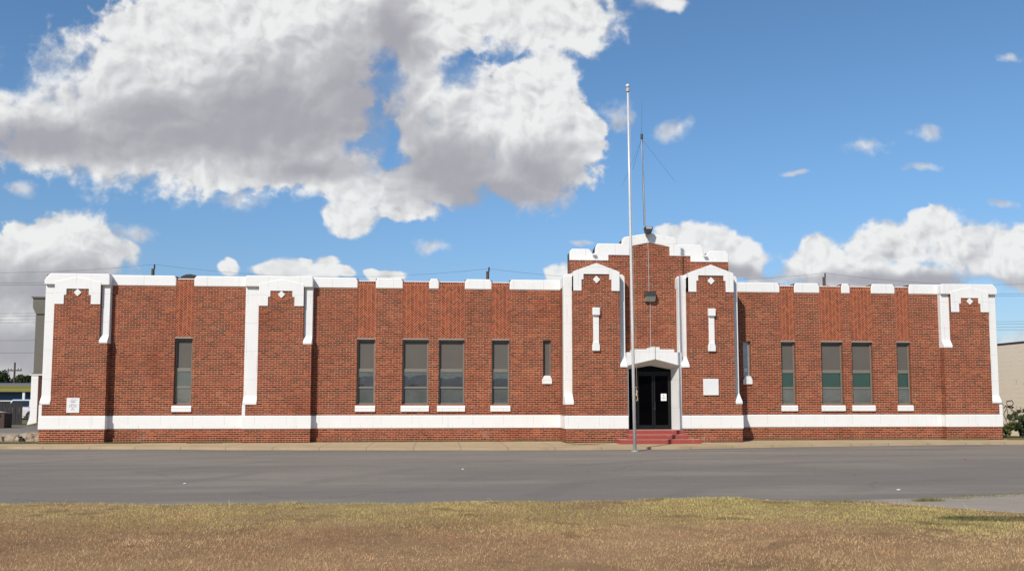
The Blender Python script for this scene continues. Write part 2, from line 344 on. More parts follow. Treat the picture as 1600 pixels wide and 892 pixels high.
# ------------------------------------------------------------------ mesh helpers
def step_mat():
    m, g, b = mat('worn_red_step_paint')
    nz = g.xyz(g.node('ShaderNodeNewGeometry').outputs['Normal'])[2]
    n = g.noise(g.pos, 4, 6, .7)
    c = g.mix(n, (.24, .045, .038), (.40, .085, .068))
    wear = g.add(g.mul(g.smooth(nz, .3, .9), .75), g.mul(g.smooth(g.noise(g.pos, 9, 5, .7), .58, .72), .5))
    c = g.mix(g.m('MINIMUM', wear, 1.0), c, (.42, .28, .20))
    g.put(b.inputs['Base Color'], c); b.inputs['Roughness'].default_value = .85; b.inputs['Specular IOR Level'].default_value = .2
    bump(g, b, n, .3, .01)
    return m
M['red'] = step_mat()
class MB:
    def __init__(s): s.v = []; s.f = []
    def box(s, x0, x1, y0, y1, z0, z1):
        b = len(s.v)
        s.v += [(x0,y0,z0),(x1,y0,z0),(x1,y1,z0),(x0,y1,z0),(x0,y0,z1),(x1,y0,z1),(x1,y1,z1),(x0,y1,z1)]
        s.f += [tuple(b+i for i in q) for q in ((0,3,2,1),(4,5,6,7),(0,1,5,4),(1,2,6,5),(2,3,7,6),(3,0,4,7))]
        return s
    def prism(s, poly, y0, y1):                    # polygon in XZ, thick along Y
        b = len(s.v); n = len(poly)
        s.v += [(x, y0, z) for x, z in poly]+[(x, y1, z) for x, z in poly]
        s.f += [tuple(range(b, b+n)), tuple(range(b+2*n-1, b+n-1, -1))]
        for i in range(n): j = (i+1) % n; s.f.append((b+i, b+n+i, b+n+j, b+j))
        return s
    def prismx(s, poly, x0, x1):                   # polygon in YZ, long along X
        b = len(s.v); n = len(poly)
        s.v += [(x0, y, z) for y, z in poly]+[(x1, y, z) for y, z in poly]
        s.f += [tuple(range(b, b+n)), tuple(range(b+2*n-1, b+n-1, -1))]
        for i in range(n): j = (i+1) % n; s.f.append((b+i, b+n+i, b+n+j, b+j))
        return s
    def tube(s, pts, r, n=8, cap=True):
        pts = [Vector(p) for p in pts]; rs = r if isinstance(r, (list, tuple)) else [r]*len(pts); b = len(s.v)
        for i, p in enumerate(pts):
            d = (pts[min(i+1, len(pts)-1)]-pts[max(i-1, 0)]).normalized()
            a = d.orthogonal().normalized() if abs(d.z) < .99 else Vector((1, 0, 0)); c = d.cross(a).normalized()
            a = c.cross(d)
            for k in range(n):
                t = 2*math.pi*k/n; s.v.append(tuple(p+rs[i]*(a*math.cos(t)+c*math.sin(t))))
        for i in range(len(pts)-1):
            for k in range(n):
                l = (k+1) % n; s.f.append((b+i*n+k, b+i*n+l, b+(i+1)*n+l, b+(i+1)*n+k))
        if cap: s.f += [tuple(b+k for k in range(n))[::-1], tuple(b+(len(pts)-1)*n+k for k in range(n))]
        return s
    def ball(s, c, r, n=12, m=8, sz=1.0):
        b = len(s.v)
        for i in range(m+1):
            t = math.pi*i/m
            for k in range(n):
                a = 2*math.pi*k/n; s.v.append((c[0]+r*math.sin(t)*math.cos(a), c[1]+r*math.sin(t)*math.sin(a), c[2]+sz*r*math.cos(t)))
        for i in range(m):
            for k in range(n):
                l = (k+1) % n; s.f.append((b+i*n+k, b+(i+1)*n+k, b+(i+1)*n+l, b+i*n+l))
        return s
    def build(s, name, m, parent=None, bevel=0, smooth=False, loc=None, seg=2):
        me = bpy.data.meshes.new(name); me.from_pydata(s.v, [], s.f); me.validate()
        bm = bmesh.new(); bm.from_mesh(me); bmesh.ops.remove_doubles(bm, verts=bm.verts, dist=1e-5)
        bmesh.ops.recalc_face_normals(bm, faces=bm.faces)
        if loc is not None: bmesh.ops.translate(bm, verts=bm.verts, vec=-Vector(loc))
        bm.to_mesh(me); bm.free()
        o = bpy.data.objects.new(name, me); C.objects.link(o)
        me.materials.append(M[m] if isinstance(m, str) else m)
        if loc is not None: o.location = loc
        if parent is not None:
            o.parent = parent
            if loc is None: o.matrix_parent_inverse = WM[parent.name].inverted()
        if smooth: me.polygons.foreach_set('use_smooth', [True]*len(me.polygons))
        if bevel:
            md = o.modifiers.new('bevel', 'BEVEL'); md.width = bevel; md.segments = seg; md.limit_method = 'ANGLE'; md.angle_limit = R(30)
        WM[o.name] = (WM[parent.name] if parent is not None and loc is not None else Matrix()) @ (Matrix.Translation(loc) if loc is not None else Matrix())
        return o
WM = {}
def tag(o, label=None, cat=None, group=None, kind=None):
    for k, v in (('label', label), ('category', cat), ('group', group), ('kind', kind)):
        if v: o[k] = v
    return o
def empty(name, loc, label=None, cat=None, group=None, parent=None):
    o = bpy.data.objects.new(name, None); C.objects.link(o); o.location = loc; o.empty_display_size = .3
    if parent is not None: o.parent = parent; o.matrix_parent_inverse = WM[parent.name].inverted()
    WM[o.name] = Matrix.Translation(loc)
    return tag(o, label, cat, group)
def grid_wall(mb, x0, x1, z0, z1, y0, y1, holes):
    xs = sorted({x0, x1, *[h[0] for h in holes], *[h[1] for h in holes]}); zs = sorted({z0, z1, *[h[2] for h in holes], *[h[3] for h in holes]})
    def solid(i, j):
        if i < 0 or j < 0 or i >= len(xs)-1 or j >= len(zs)-1: return False
        cx, cz = (xs[i]+xs[i+1])/2, (zs[j]+zs[j+1])/2
        return not any(h[0] < cx < h[1] and h[2] < cz < h[3] for h in holes)
    def q(*p): b = len(mb.v); mb.v.extend(p); mb.f.append((b, b+1, b+2, b+3))
    for i in range(len(xs)-1):
        for j in range(len(zs)-1):
            if not solid(i, j): continue
            a, c, d, e = xs[i], xs[i+1], zs[j], zs[j+1]
            q((a,y0,d),(c,y0,d),(c,y0,e),(a,y0,e)); q((a,y1,d),(a,y1,e),(c,y1,e),(c,y1,d))
            if not solid(i-1, j): q((a,y0,d),(a,y0,e),(a,y1,e),(a,y1,d))
            if not solid(i+1, j): q((c,y0,d),(c,y1,d),(c,y1,e),(c,y0,e))
            if not solid(i, j-1): q((a,y0,d),(a,y1,d),(c,y1,d),(c,y0,d))
            if not solid(i, j+1): q((a,y0,e),(c,y0,e),(c,y1,e),(a,y1,e))
def sheet(name, pts, z, m, kind='structure', thick=0):
    mb = MB(); mb.v = [(x, y, z) for x, y in pts]; mb.f = [tuple(range(len(pts)))]
    if thick:
        n = len(pts); mb.v += [(x, y, z-thick) for x, y in pts]
        for i in range(n): j = (i+1) % n; mb.f.append((i, i+n, j+n, j))
    o = mb.build(name, m); o['kind'] = kind; return o

# ------------------------------------------------------------------ setting
ZR = -.08                                                     # road surface
sheet('ground', [(-900, -500), (900, -500), (900, 1200), (-900, 1200)], -.13, 'dirt')
edge = [(-120, -18.0), (-40, -17.9), (-20, -17.85), (-6.8, -17.9), (-2.8, -18.25), (1.2, -18.35), (3.2, -18.2), (4.9, -18.1), (5.6, -18.45), (6.0, -18.62), (7.1, -19.1), (8.3, -20.3), (9.6, -20.9), (14, -21.6), (40, -21.8), (120, -21.8)]
def edge_y(x):
    return float(np.interp(x, [e[0] for e in edge], [e[1] for e in edge]))+.10*math.sin(x*1.9)+.05*math.sin(x*5.3+1)
curb = [(-200, -2.0), (-60, -2.1), (-22, -2.2), (-15.5, -2.3), (-10.2, -2.8), (-6, -3.6), (-1, -4.2), (4.4, -4.55), (8, -4.3), (11.2, -3.6), (16.3, -2.75), (21.4, -2.4), (30, -2.3), (200, -2.2)]
curbx = np.linspace(-40, 45, 86); cy = np.interp(curbx, [c[0] for c in curb], [c[1] for c in curb])+.30+.03*np.sin(curbx*2.1)
cp = [(-200, -2.0)]+list(zip(curbx.tolist(), cy.tolist()))+[(200, -2.2)]
sheet('road', [(-200, -18.9), (7, -19.8), (200, -22.5), (200, 2), (-200, 2)], ZR, 'asphalt')
sheet('side_street', [(-200, 9.6), (-14.4, 8.6), (-14.4, 24), (-200, 24)], ZR-.03, 'asphalt')
sheet('sidewalk', cp+[(200, -.02), (-200, -.02)], 0, 'walk', thick=.1)
lx = np.linspace(-60, 60, 481)
sheet('lawn', [(-120, -18)]+[(x, edge_y(x)) for x in lx]+[(120, -21.8), (120, -70), (-120, -70)], -.055, 'lawn')
sheet('old_pavement', [(5.7, -18.62), (7, -18.35), (8.2, -18.2), (10.2, -17.7), (16, -16.6), (40, -15), (40, -22.4), (8.5, -22.4), (6.5, -19.9)], ZR+.006, 'apron')
sheet('concrete_pad', [(-60, .0), (-14.9, .0), (-14.3, 3), (-14.3, 8.6), (-60, 9.6)], .03, 'pad', thick=.14)
sheet('alley', [(21.9, -.02), (60, -.02), (60, 60), (21.9, 60)], -.05, 'dirt')

# ------------------------------------------------------------------ the brick building
B = empty('brick_building', (3.9, 0, 0), 'long one-storey red brick building with white stone trim and a stepped entrance tower', 'building')
TOP, CB, PT = 6.03, 5.64, 5.90
winL = [(-9.47, -8.85), (-2.96, -2.30), (-1.30, -.34), (.03, .99), (2.0, 2.67)]
winR = [(13.12, 13.69), (14.71, 15.58), (15.93, 16.78), (17.75, 18.31)]
smL, smR = (3.92, 4.23), (11.62, 11.93)
WH, WS = 3.78, 1.36
for (xa, xb, wins, sm) in ((-14.0, 4.72, winL, smL), (10.98, 21.85, winR, smR)):
    mb = MB(); grid_wall(mb, xa, xb, -.1, PT, 0, .34, [(a, b, WS, PT+.1) for a, b in wins]+[(sm[0], sm[1], 2.13, WH)])
    # the wall stops under the coping blocks
    mb.build('wall', 'brick', B)
for a, b in winL+winR:
    MB().box(a, b, .006, .34, WH+.02, PT).build('herringbone_panel', 'herring', B)
    MB().box(a, b, .0, .3, WH-.03, WH+.019).build('lintel', 'lintel', B)
# body behind the facade
mb = MB(); mb.box(-14.12, 21.95, .345, 30, -.1, 5.55); mb.build('rear_wall', 'brick', B)
MB().box(-13.9, 21.8, .5, 29.8, 5.551, 5.60).build('roof', 'roof', B)
mb = MB(); mb.box(-14.13, -13.9, .36, 30.01, 5.56, 5.75); mb.box(21.7, 21.96, .36, 30.01, 5.56, 5.75); mb.box(-14.1, 21.9, 29.7, 30.02, 5.56, 5.75)
mb.build('parapet', 'white', B, .02)
# white flashing behind the sunken panels
for a, b in winL+winR:
    MB().box(a-.02, b+.02, .05, .345, PT+.002, PT+.035).build('flashing', 'white', B)

def coping(a, b, cl=.07, cr=.07, z0=CB, z1=TOP, yf=-.025, yb=.36, back=True):
    ch = .085
    poly = [(a, z0), (b, z0), (b, z1-ch*1.3 if cr else z1), (b-cr, z1), (a+cl, z1), (a, z1-ch*1.3 if cl else z1)]
    o = MB().prism(poly, yf, .16).build('coping', 'white', B, .035, seg=3)
    if back:
        p2 = [(x, z-.006) for x, z in poly]
        p2[0] = (a, z0+.05); p2[1] = (b, z0+.05)
        MB().prism([(min(max(x, a+.004), b-.004), z) for x, z in p2], .162, yb+.15).build('coping_backing', 'tar', o, .02)
    return o
for a, b, l, r in [(-14.03, -9.47, .12, .07), (-8.85, -2.96, .07, .07), (-2.30, -1.30, .07, .07), (-.34, .03, .06, .06), (.99, 2.0, .07, .07), (2.67, 4.70, .07, 0)]: coping(a, b, l, r)
for a, b, l, r in [(11.0, 13.12, 0, .07), (13.69, 14.71, .07, .07), (15.58, 15.93, .06, .06), (16.78, 17.75, .07, .07), (18.31, 21.80, .07, .16)]: coping(a, b, l, r)
# brick patches of the dark roof upstand seen behind the first sunken panel
MB().prism([(-9.56, 5.6), (-8.79, 5.6), (-8.79, 5.99), (-8.93, 6.13), (-9.15, 6.17), (-9.3, 6.16), (-9.45, 6.10), (-9.56, 6.0)], .52, 1.2).build('roof_upstand', 'tar', B, .03)

# white band and plinth line
def band(a, b, y, ret=None):
    mb = MB(); mb.prismx([(y-.03, .50), (y-.03, .945), (y-.012, .97), (y+.02, .97), (y+.02, .50)], a, b); mb.build('band', 'white', B, .008)
band(-11.70, -6.94, 0); band(-4.55, 4.56, 0); band(11.10, 19.46, 0)

def window(x0, x1, upper, lower, parts=3):
    cx = (x0+x1)/2
    W = empty('window', (cx, .13, WS), parent=B)
    mb = MB(); fw = .055; y0, y1 = .13, .20
    mb.box(x0+.002, x0+fw, y0, y1, WS+.005, WH-.031); mb.box(x1-fw, x1-.002, y0, y1, WS+.005, WH-.031)
    mb.box(x0+fw, x1-fw, y0+.002, y1, WH-.031-.05, WH-.031); mb.box(x0+fw, x1-fw, y0+.002, y1, WS+.005, WS+.06)
    mb.box(x0+fw, x1-fw, y0-.006, y1, 2.56, 2.68); mb.box(x0+fw, x1-fw, y0-.002, y1, 1.95, 2.02)
    mb.build('frame', 'frame', W, .004)
    MB().box(x0+fw, x1-fw, y0+.03, y1-.01, 2.68, WH-.081).build('panel', 'blind', W)
    MB().box(x0+fw, x1-fw, y0+.035, y1-.015, 2.02, 2.56).build('pane', upper, W)
    MB().box(x0+fw, x1-fw, y0+.025, y1-.025, WS+.06, 1.95).build('pane', lower, W)
    MB().prismx([(-.06, 1.10), (-.06, 1.27), (-.035, 1.31), (.128, 1.362), (.128, 1.10)], x0-.045, x1+.03).build('sill', 'white', W, .012)
    return W
for a, b in winL: window(a, b, 'glass_u', 'glass_l')
for a, b in winR: window(a, b, 'glass_g', 'glass_l')
for (a, b), gm in ((smL, 'blind'), (smR, 'glass_s')):
    W = empty('window', ((a+b)/2, .13, 2.4), parent=B)
    mb = MB(); mb.box(a+.002, a+.04, .13, .2, 2.3, WH); mb.box(b-.04, b-.002, .13, .2, 2.3, WH); mb.box(a+.04, b-.04, .131, .2, WH-.05, WH)
    mb.build('frame', 'frame', W)
    MB().box(a+.04, b-.04, .16, .19, 2.3, WH-.05).build('pane', gm, W)
    if gm == 'glass_s': MB().box(a+.08, b-.10, .15, .158, 2.60, 2.74).build('vent_grille', 'plaque', W)
    MB().prism([(a-.03, 2.12), (b+.03, 2.12), (b+.03, 2.28), (b-.03, 2.43), (a+.05, 2.43), (a-.03, 2.28)], -.05, .22).build('sill', 'white', W, .015)

# ---- pilasters
def strip_foot(mb, a, b, yn, yf, z, side):
    """white strip standing in the notch with a foot that slopes out to the front face; z = underside"""
    pass
def diamond(P, cx, cz, y, r):
    MB().prism([(cx, cz-r), (cx+r, cz), (cx, cz+r), (cx-r, cz)], y-.035, y+.01).build('diamond', 'white', P, .008)
def pilaster(xa, a, b, xb, yf, notch, zl, zr, legz, legw, stepz, stepw, inz, eave, peak, dz, dr, topz, yback, roofz, bandz=True):
    """xa..xb full width; a..b width of the front face between the corner notches;
       zl/zr = undersides of the left/right white corner strips"""
    c = (a+b)/2
    P = empty('pilaster', (c, yf, 0), parent=B)
    mb = MB()
    yn = yf+notch
    mb.box(a, b, yf, yback, -.1, topz)                            # centre
    mb.box(xa, a, yf, yback, -.1, zl); mb.box(xa+.004, a, yn+.02, yback, zl, topz)
    mb.box(b, xb, yf, yback, -.1, zr); mb.box(b, xb-.004, yn+.02, yback, zr, topz)
    mb.build('brickwork', 'brick', P)
    # corner strips with sloped feet
    for (s0, s1, z, sg) in ((xa, a, zl, -1), (b, xb, zr, 1)):
        m2 = MB(); h = .24
        m2.prismx([(yf-.03, z), (yf-.03, z+.09), (yn-.01, z+h+notch*.5), (yn-.01, topz-.03), (yn+.05, topz+.01), (yn+.3, topz+.01), (yn+.3, z)], s0-(.012 if sg < 0 else -.0), s1+(.012 if sg > 0 else 0))
        m2.build('corner_strip', 'white', P, .015)
    # front frame: gabled head with stepped corbel legs
    w = legw
    poly = [(a, legz), (a+w, legz), (a+w, stepz), (a+w+stepw, stepz), (a+w+stepw, inz), (b-w-stepw, inz), (b-w-stepw, stepz), (b-w, stepz), (b-w, legz), (b, legz), (b, eave), (c, peak), (a, eave)]
    MB().prism(poly, yf-.03, yf+roofz).build('gabled_head', 'white', P, .012)
    diamond(P, c, dz, yf, dr)
    # stone band round the foot
    m3 = MB(); m3.prismx([(yf-.03, .50), (yf-.03, .945), (yf-.012, .97), (yf+.2, .97), (yf+.2, .50)], xa-.03, xb+.03)
    if yback-yf > .2: m3.box(xa-.03, xa+.05, yf+.2, 0, .50, .97); m3.box(xb-.05, xb+.03, yf+.2, 0, .50, .97)
    m3.build('band', 'white', P, .008)
    return P
YW = -.30
wing = dict(yf=YW, notch=.12, legz=4.92, legw=.33, stepz=5.25, stepw=.08, inz=5.47, eave=5.72, peak=5.90, dz=5.34, dr=.135, topz=5.66, yback=.1, roofz=.05)
P1 = pilaster(-13.93, -13.58, -12.0, -11.72, zl=1.37, zr=3.54, **wing)
P2 = pilaster(-6.95, -6.47, -4.87, -4.57, zl=1.36, zr=3.54, **wing)
P3 = pilaster(19.50, 19.84, 21.38, 21.74, zl=3.54, zr=1.40, **wing)
for P, a, b, ca, cb_ in ((P1, -13.95, -11.70, .20, .04), (P2, -6.97, -4.55, .04, .04), (P3, 19.47, 21.77, .04, .16)):
    MB().prism([(a, CB-.02), (b, CB-.02), (b, TOP-.04-cb_), (b-cb_, TOP-.004), (a+ca, TOP-.004), (a, TOP-.04-ca)], YW-.012, -.03).build('head_block', 'white', P, .03, seg=3)
# narrow white edge strips that run down to the band
for P, a, b in ((P1, -13.96, -13.85), (P2, -6.98, -6.86), (P3, 21.65, 21.77)):
    MB().box(a, b, YW-.02, YW+.08, .972, 1.36).build('edge_strip', 'white', P, .008)

YT = -1.30
tower = dict(yf=YT, notch=.32, legz=5.47, legw=.30, stepz=5.88, stepw=.075, inz=6.08, eave=6.18, peak=6.49, dz=5.885, dr=.14, topz=6.03, yback=.0, roofz=.66)
T1 = pilaster(4.58, 4.88, 6.58, 6.83, zl=1.36, zr=2.70, **tower)
T2 = pilaster(8.86, 9.14, 10.84, 11.08, zl=2.70, zr=1.38, **tower)
for P, a, b in ((T1, 4.58, 6.83), (T2, 8.86, 11.08)):
    mb = MB(); mb.prism([(a-.02, CB), (b+.02, CB), (b+.02, 6.03), (b-.05, 6.13), (a+.05, 6.13), (a-.02, 6.03)], YT+.32-.012, .2)
    mb.build('shoulder_block', 'white', P, .03, seg=3)
# slots in the tower pilasters
for P, cx in ((T1, 5.70), (T2, 9.98)):
    m1 = MB(); m1.box(cx-.135, cx+.135, YT-.13, YT+.01, 4.58, 4.86); m1.build('slot_cap', 'white', P, .02)
    m1 = MB(); m1.box(cx-.105, cx+.105, YT-.045, YT+.01, 3.55, 4.58); m1.build('slot_shaft', 'white', P, .012)
    m1 = MB(); m1.prism([(cx-.15, 3.29), (cx+.13, 3.29), (cx+.13, 3.47), (cx+.09, 3.62), (cx-.11, 3.62), (cx-.15, 3.47)], YT-.09, YT+.01); m1.build('slot_foot', 'white', P, .02)

# ---- centre wall
CC, YC = 7.885, -.60
mb = MB()
outer_b = [(-3.02, 5.5), (3.02, 5.5), (3.02, 6.69), (1.56, 6.69), (1.56, 6.90), (.76, 6.90), (.76, 7.24), (0, 7.39), (-.76, 7.24), (-.76, 6.90), (-1.56, 6.90), (-1.56, 6.69), (-3.02, 6.69)]
mb.prism([(CC+x, z) for x, z in outer_b], YC, -.2)
mb.box(6.6, 9.1, YC, -.2, 2.9, 5.5); mb.build('centre_wall', 'brick', B)
half = [(3.02, 6.69), (3.03, 7.02), (2.93, 7.13), (2.30, 7.13), (2.20, 7.02), (2.17, 6.93), (2.09, 6.93), (2.06, 7.02), (2.05, 7.20), (1.97, 7.345), (1.04, 7.345), (1.04, 7.50), (.96, 7.60)]
inner = [(0, 7.39), (.76, 7.24), (.76, 6.90), (1.56, 6.90), (1.56, 6.69)]
top = half+[(0, 7.765)]+[(-x, z) for x, z in half[::-1]]
poly = top+[(-x, z) for x, z in inner[::-1]][:-1]+inner
o = MB().prism([(CC+x, z) for x, z in poly], YC-.035, YC+.17).build('stepped_coping', 'white', B, .03, seg=3)
back = [(3.0, 6.2), (3.0, 7.0), (2.92, 7.11), (2.3, 7.11), (2.2, 6.9), (2.06, 6.9), (2.04, 7.18), (1.96, 7.33), (1.03, 7.33), (1.03, 7.48), (.95, 7.585), (0, 7.75)]
poly = back+[(-x*1.006, z) for x, z in back[::-1][1:]]
MB().prism([(CC+x, z) for x, z in poly], YC+.172, YC+.62).build('parapet_backing', 'tar', B, .02)
for sx in (-1, 1):
    MB().box(CC+sx*2.115-.07, CC+sx*2.115+.07, YC-.16, YC-.036, 6.88, 6.94).build('scupper', 'white', B, .01)

# ---- portal (splayed surround), door and steps
PY0, PY1 = -1.22, -.50
pf = [(6.89, .45), (6.89, 2.78), (7.885, 3.01), (8.80, 2.78), (8.80, .45)]
pb = [(7.03, .45), (7.03, 2.66), (7.885, 2.80), (8.655, 2.66), (8.655, .45)]
mb = MB(); b0 = 0
po = [(6.85, .45), (6.85, 3.26), (7.10, 3.26), (7.10, 3.37), (7.72, 3.37), (7.72, 3.45), (8.06, 3.45), (8.06, 3.37), (8.60, 3.37), (8.60, 3.26), (8.87, 3.26), (8.87, .45)]
ring = po+pf[::-1]
n = len(ring); mb.v = [(x, PY0, z) for x, z in ring]; mb.f = [tuple(range(n))]
k = len(mb.v); mb.v += [(x, PY0, z) for x, z in pf]+[(x, PY1, z) for x, z in pb]
for i in range(4): mb.f.append((k+i, k+i+1, k+5+i+1, k+5+i))
k = len(mb.v); mb.v += [(x, PY0, z) for x, z in po]+[(x, YC-.0, z) for x, z in po]; q = len(po)
for i in range(q-1): mb.f.append((k+i, k+i+1, k+q+i+1, k+q+i))
mb.build('portal', 'white', B)
DR = empty('entrance_door', (7.89, -.5, .45), parent=B)
yd = -.52
mb = MB(); mb.box(7.032, 7.08, yd, yd+.08, .45, 2.64); mb.box(8.60, 8.655, yd, yd+.08, .45, 2.64); mb.box(7.08, 8.60, yd-.002, yd+.08, 2.50, 2.58)
mb.box(7.32, 7.38, yd-.004, yd+.08, .455, 2.50)
mb.build('frame', 'dark', DR, .006)
MB().prism([(7.032, 2.58), (8.655, 2.58), (8.655, 2.66), (7.885, 2.80), (7.032, 2.66)], yd+.03, yd+.06).build('transom', 'glass_b', DR)
for x0, x1 in ((7.38, 7.985), (7.995, 8.60)):
    D = empty('door_leaf', ((x0+x1)/2, yd, .45), parent=B)
    mb = MB(); fw = .06
    mb.box(x0+.004, x0+fw, yd+.01, yd+.055, .47, 2.495); mb.box(x1-fw, x1-.004, yd+.01, yd+.055, .47, 2.495)
    mb.box(x0+fw, x1-fw, yd+.012, yd+.054, .47, .60); mb.box(x0+fw, x1-fw, yd+.012, yd+.054, 2.43, 2.495)
    mb.build('leaf_frame', 'dark', D, .005)
    MB().box(x0+fw, x1-fw, yd+.025, yd+.04, .60, 2.43).build('pane', 'glass_b', D)
    if x0 > 7.9:
        hm = MB(); hm.tube([(x0+.03, yd+.01, 1.22), (x0+.03, yd-.05, 1.22), (x0+.03, yd-.05, 1.45), (x0+.03, yd+.01, 1.45)], .010); hm.box(x0+.0, x0+.06, yd-.012, yd+.01, 1.16, 1.24); hm.build('handle', 'lampb', D)
MB().box(7.08, 7.32, yd+.03, yd+.05, .45, 2.5).build('side_light', 'glass_b', DR)
MB().box(6.9, 8.86, -.44, -.2, -.05, 2.9).build('vestibule_back', 'tar', B)
ST = empty('entrance_steps', (7.85, -1.7, 0), parent=B)
MB().box(6.36, 9.22, -2.30, -1.334, -.02, .155).build('step', 'red', ST, .02)
MB().box(6.74, 8.86, -1.92, -1.336, .156, .305).build('step', 'red', ST, .02)
MB().box(6.842, 8.848, -1.50, -.50, .0, .448).build('step', 'red', ST, .02)

# ---- left side fittings
mb = MB(); mb.box(-15.22, -14.13, 2.0, 2.6, 2.3, 4.78); mb.build('side_duct', 'duct', B)
mb = MB(); mb.prism([(-15.20, 4.78), (-14.13, 4.78), (-14.13, 5.38), (-15.32, 5.38), (-15.32, 5.02)], 1.95, 2.65); mb.box(-15.36, -14.13, 1.9, 2.7, 5.38, 5.44); mb.build('duct_head', 'duct', B)
mb = MB(); mb.prism([(-14.82, .62), (-14.48, .70), (-14.48, 2.42), (-14.73, 2.42), (-14.73, .95)], .75, 1.05); mb.box(-14.79, -14.13, .72, 1.08, 2.42, 2.46); mb.build('side_fin', 'white', B, .01)
MB().box(-14.70, -14.12, 1.05, 1.6, .7, 2.41).build('side_pier', 'brick', B)
MB().tube([(21.98, .06, .0), (21.98, .06, 1.5)], .035).build('downpipe', 'lampb', B)
MB().box(21.86, 22.0, .05, .34, -.1, 1.5).build('corner_pier', 'brick', B)

# ---- roof clutter that belongs to the building
mb = MB(); mb.tube([(13.95, 6.7, 5.6), (13.95, 6.7, 6.52)], .07); mb.tube([(13.95, 6.7, 6.50), (13.95, 6.7, 6.72)], .14, 12); o = mb.build('roof_vent', 'plaque')
tag(o, 'small white capped vent pipe on the roof right of the tower', 'vent')
o = MB().tube([(16.1, 2.5, 5.6), (16.1, 2.5, 6.06), (16.35, 2.5, 6.2)], [.06, .06, .10]).build('roof_pipe', 'lampb'); tag(o, 'dark bent pipe on the roof above the right hand windows', 'vent')

# ------------------------------------------------------------------ things fixed on the facade
L = empty('wall_light', (7.86, YC, 5.2), 'bronze box wall light with a sloped lens on the brick above the door', 'lamp')
MB().prismx([(YC, 5.56), (YC-.20, 5.54), (YC-.24, 5.36), (YC-.05, 5.33), (YC, 5.33)], 7.66, 8.06).build('housing', 'lampb', L, .01)
MB().prismx([(YC-.238, 5.355), (YC-.13, 5.17), (YC-.02, 5.17), (YC-.02, 5.328)], 7.675, 8.045).build('lens', 'lens', L, .008)
L = empty('floodlight', (7.76, -.8, 7.75), 'dark floodlight at the peak of the stepped parapet under the mast', 'lamp')
MB().prism([(7.63, 7.90), (7.68, 7.70), (7.88, 7.70), (7.94, 7.90), (7.92, 7.95), (7.65, 7.95)], -.95, -.72).build('housing', 'lampb', L, .012)
MB().box(7.68, 7.90, -.956, -.951, 7.86, 7.935).build('lens', 'steel', L)
MB().box(7.74, 7.80, -.73, -.44, 7.76, 7.82).build('bracket', 'steel', L)
o = MB().tube([(7.80, -.66, 7.72), (7.81, YC-.045, 7.60), (7.82, YC-.04, 7.3), (7.83, YC-.02, 7.1), (7.84, YC-.02, 5.56)], .014, 6).build('conduit', 'steel'); tag(o, 'thin upper metal conduit running from the parapet floodlight down to the wall light', 'conduit')
o = MB().tube([(7.88, YC-.02, 5.17), (7.88, YC-.02, 3.52), (7.885, YC-.05, 3.47), (7.885, PY0-.018, 3.46), (7.885, PY0-.018, 3.02)], .014, 6).build('conduit', 'steel'); tag(o, 'thin lower metal conduit running from the wall light down to the door arch', 'conduit')
o = MB().box(-13.02, -12.58, YW-.03, YW+.002, 1.08, 1.60).build('plaque', 'plaque', None, .006); tag(o, 'small pale lettered plaque low on the leftmost pilaster', 'plaque')
mb = MB()
for zz, x0, x1 in ((1.53, -12.88, -12.70), (1.47, -12.90, -12.70), (1.455, -12.86, -12.74), (1.37, -12.87, -12.76), (1.33, -12.92, -12.82), (1.335, -12.78, -12.68), (1.29, -12.93, -12.80), (1.29, -12.77, -12.67), (1.24, -12.84, -12.75), (1.18, -12.87, -12.75)):
    x = x0
    while x < x1: w_ = random.uniform(.012, .03); mb.box(x, x+w_, YW-.0335, YW-.0305, zz, zz+.014); x += w_+.008
mb.build('lettering', 'ink', o)
o = MB().box(9.63, 10.20, YT-.045, YT+.002, 1.70, 2.30).build('plaque', 'plaque2', None, .01); tag(o, 'blank square white plaque on the tower pilaster right of the door', 'plaque')
o = MB().box(8.27, 8.48, yd+.016, yd+.022, 1.50, 1.76).build('notice', 'paper'); tag(o, 'white paper notice taped inside the right door leaf', 'notice')
mb = MB(); mb.prism([(8.34, 1.69), (8.41, 1.69), (8.375, 1.725)], yd+.0135, yd+.0155)
for zz in (1.655, 1.62, 1.60, 1.58, 1.56): mb.box(8.31, 8.44, yd+.0135, yd+.0155, zz, zz+.006)
mb.build('lettering', 'ink', o)

# antenna mast
A = empty('antenna_mast', (7.81, -.30, 7.3), 'thin grey antenna mast with whip and drooping radials above the parapet', 'antenna')
MB().tube([(7.81, -.30, 5.6), (7.80, -.30, 8.0), (7.74, -.30, 10.2)], .032).build('mast', 'steel', A)
MB().tube([(7.74, -.30, 10.1), (7.71, -.30, 11.5)], .022).build('upper_mast', 'steel', A)
MB().tube([(7.71, -.30, 11.45), (7.71, -.30, 11.64)], .05).build('coupling', 'lampb', A)
MB().tube([(7.71, -.30, 11.6), (7.73, -.30, 12.9)], [.006, .003], 5).build('whip', 'wire', A)
for p in ((6.93, -.3, 9.62), (8.97, -.3, 9.85), (7.45, -1.6, 10.3), (7.62, .9, 10.6)):
    MB().tube([(7.71, -.30, 11.45), p], .004, 4).build('radial', 'wire', A)
o = MB().tube([(7.72, -.36, 11.4), (7.70, -.42, 9.5), (7.72, -.42, 8.1), (7.74, -.75, 7.93)], .008, 4).build('cable', 'wire', A)

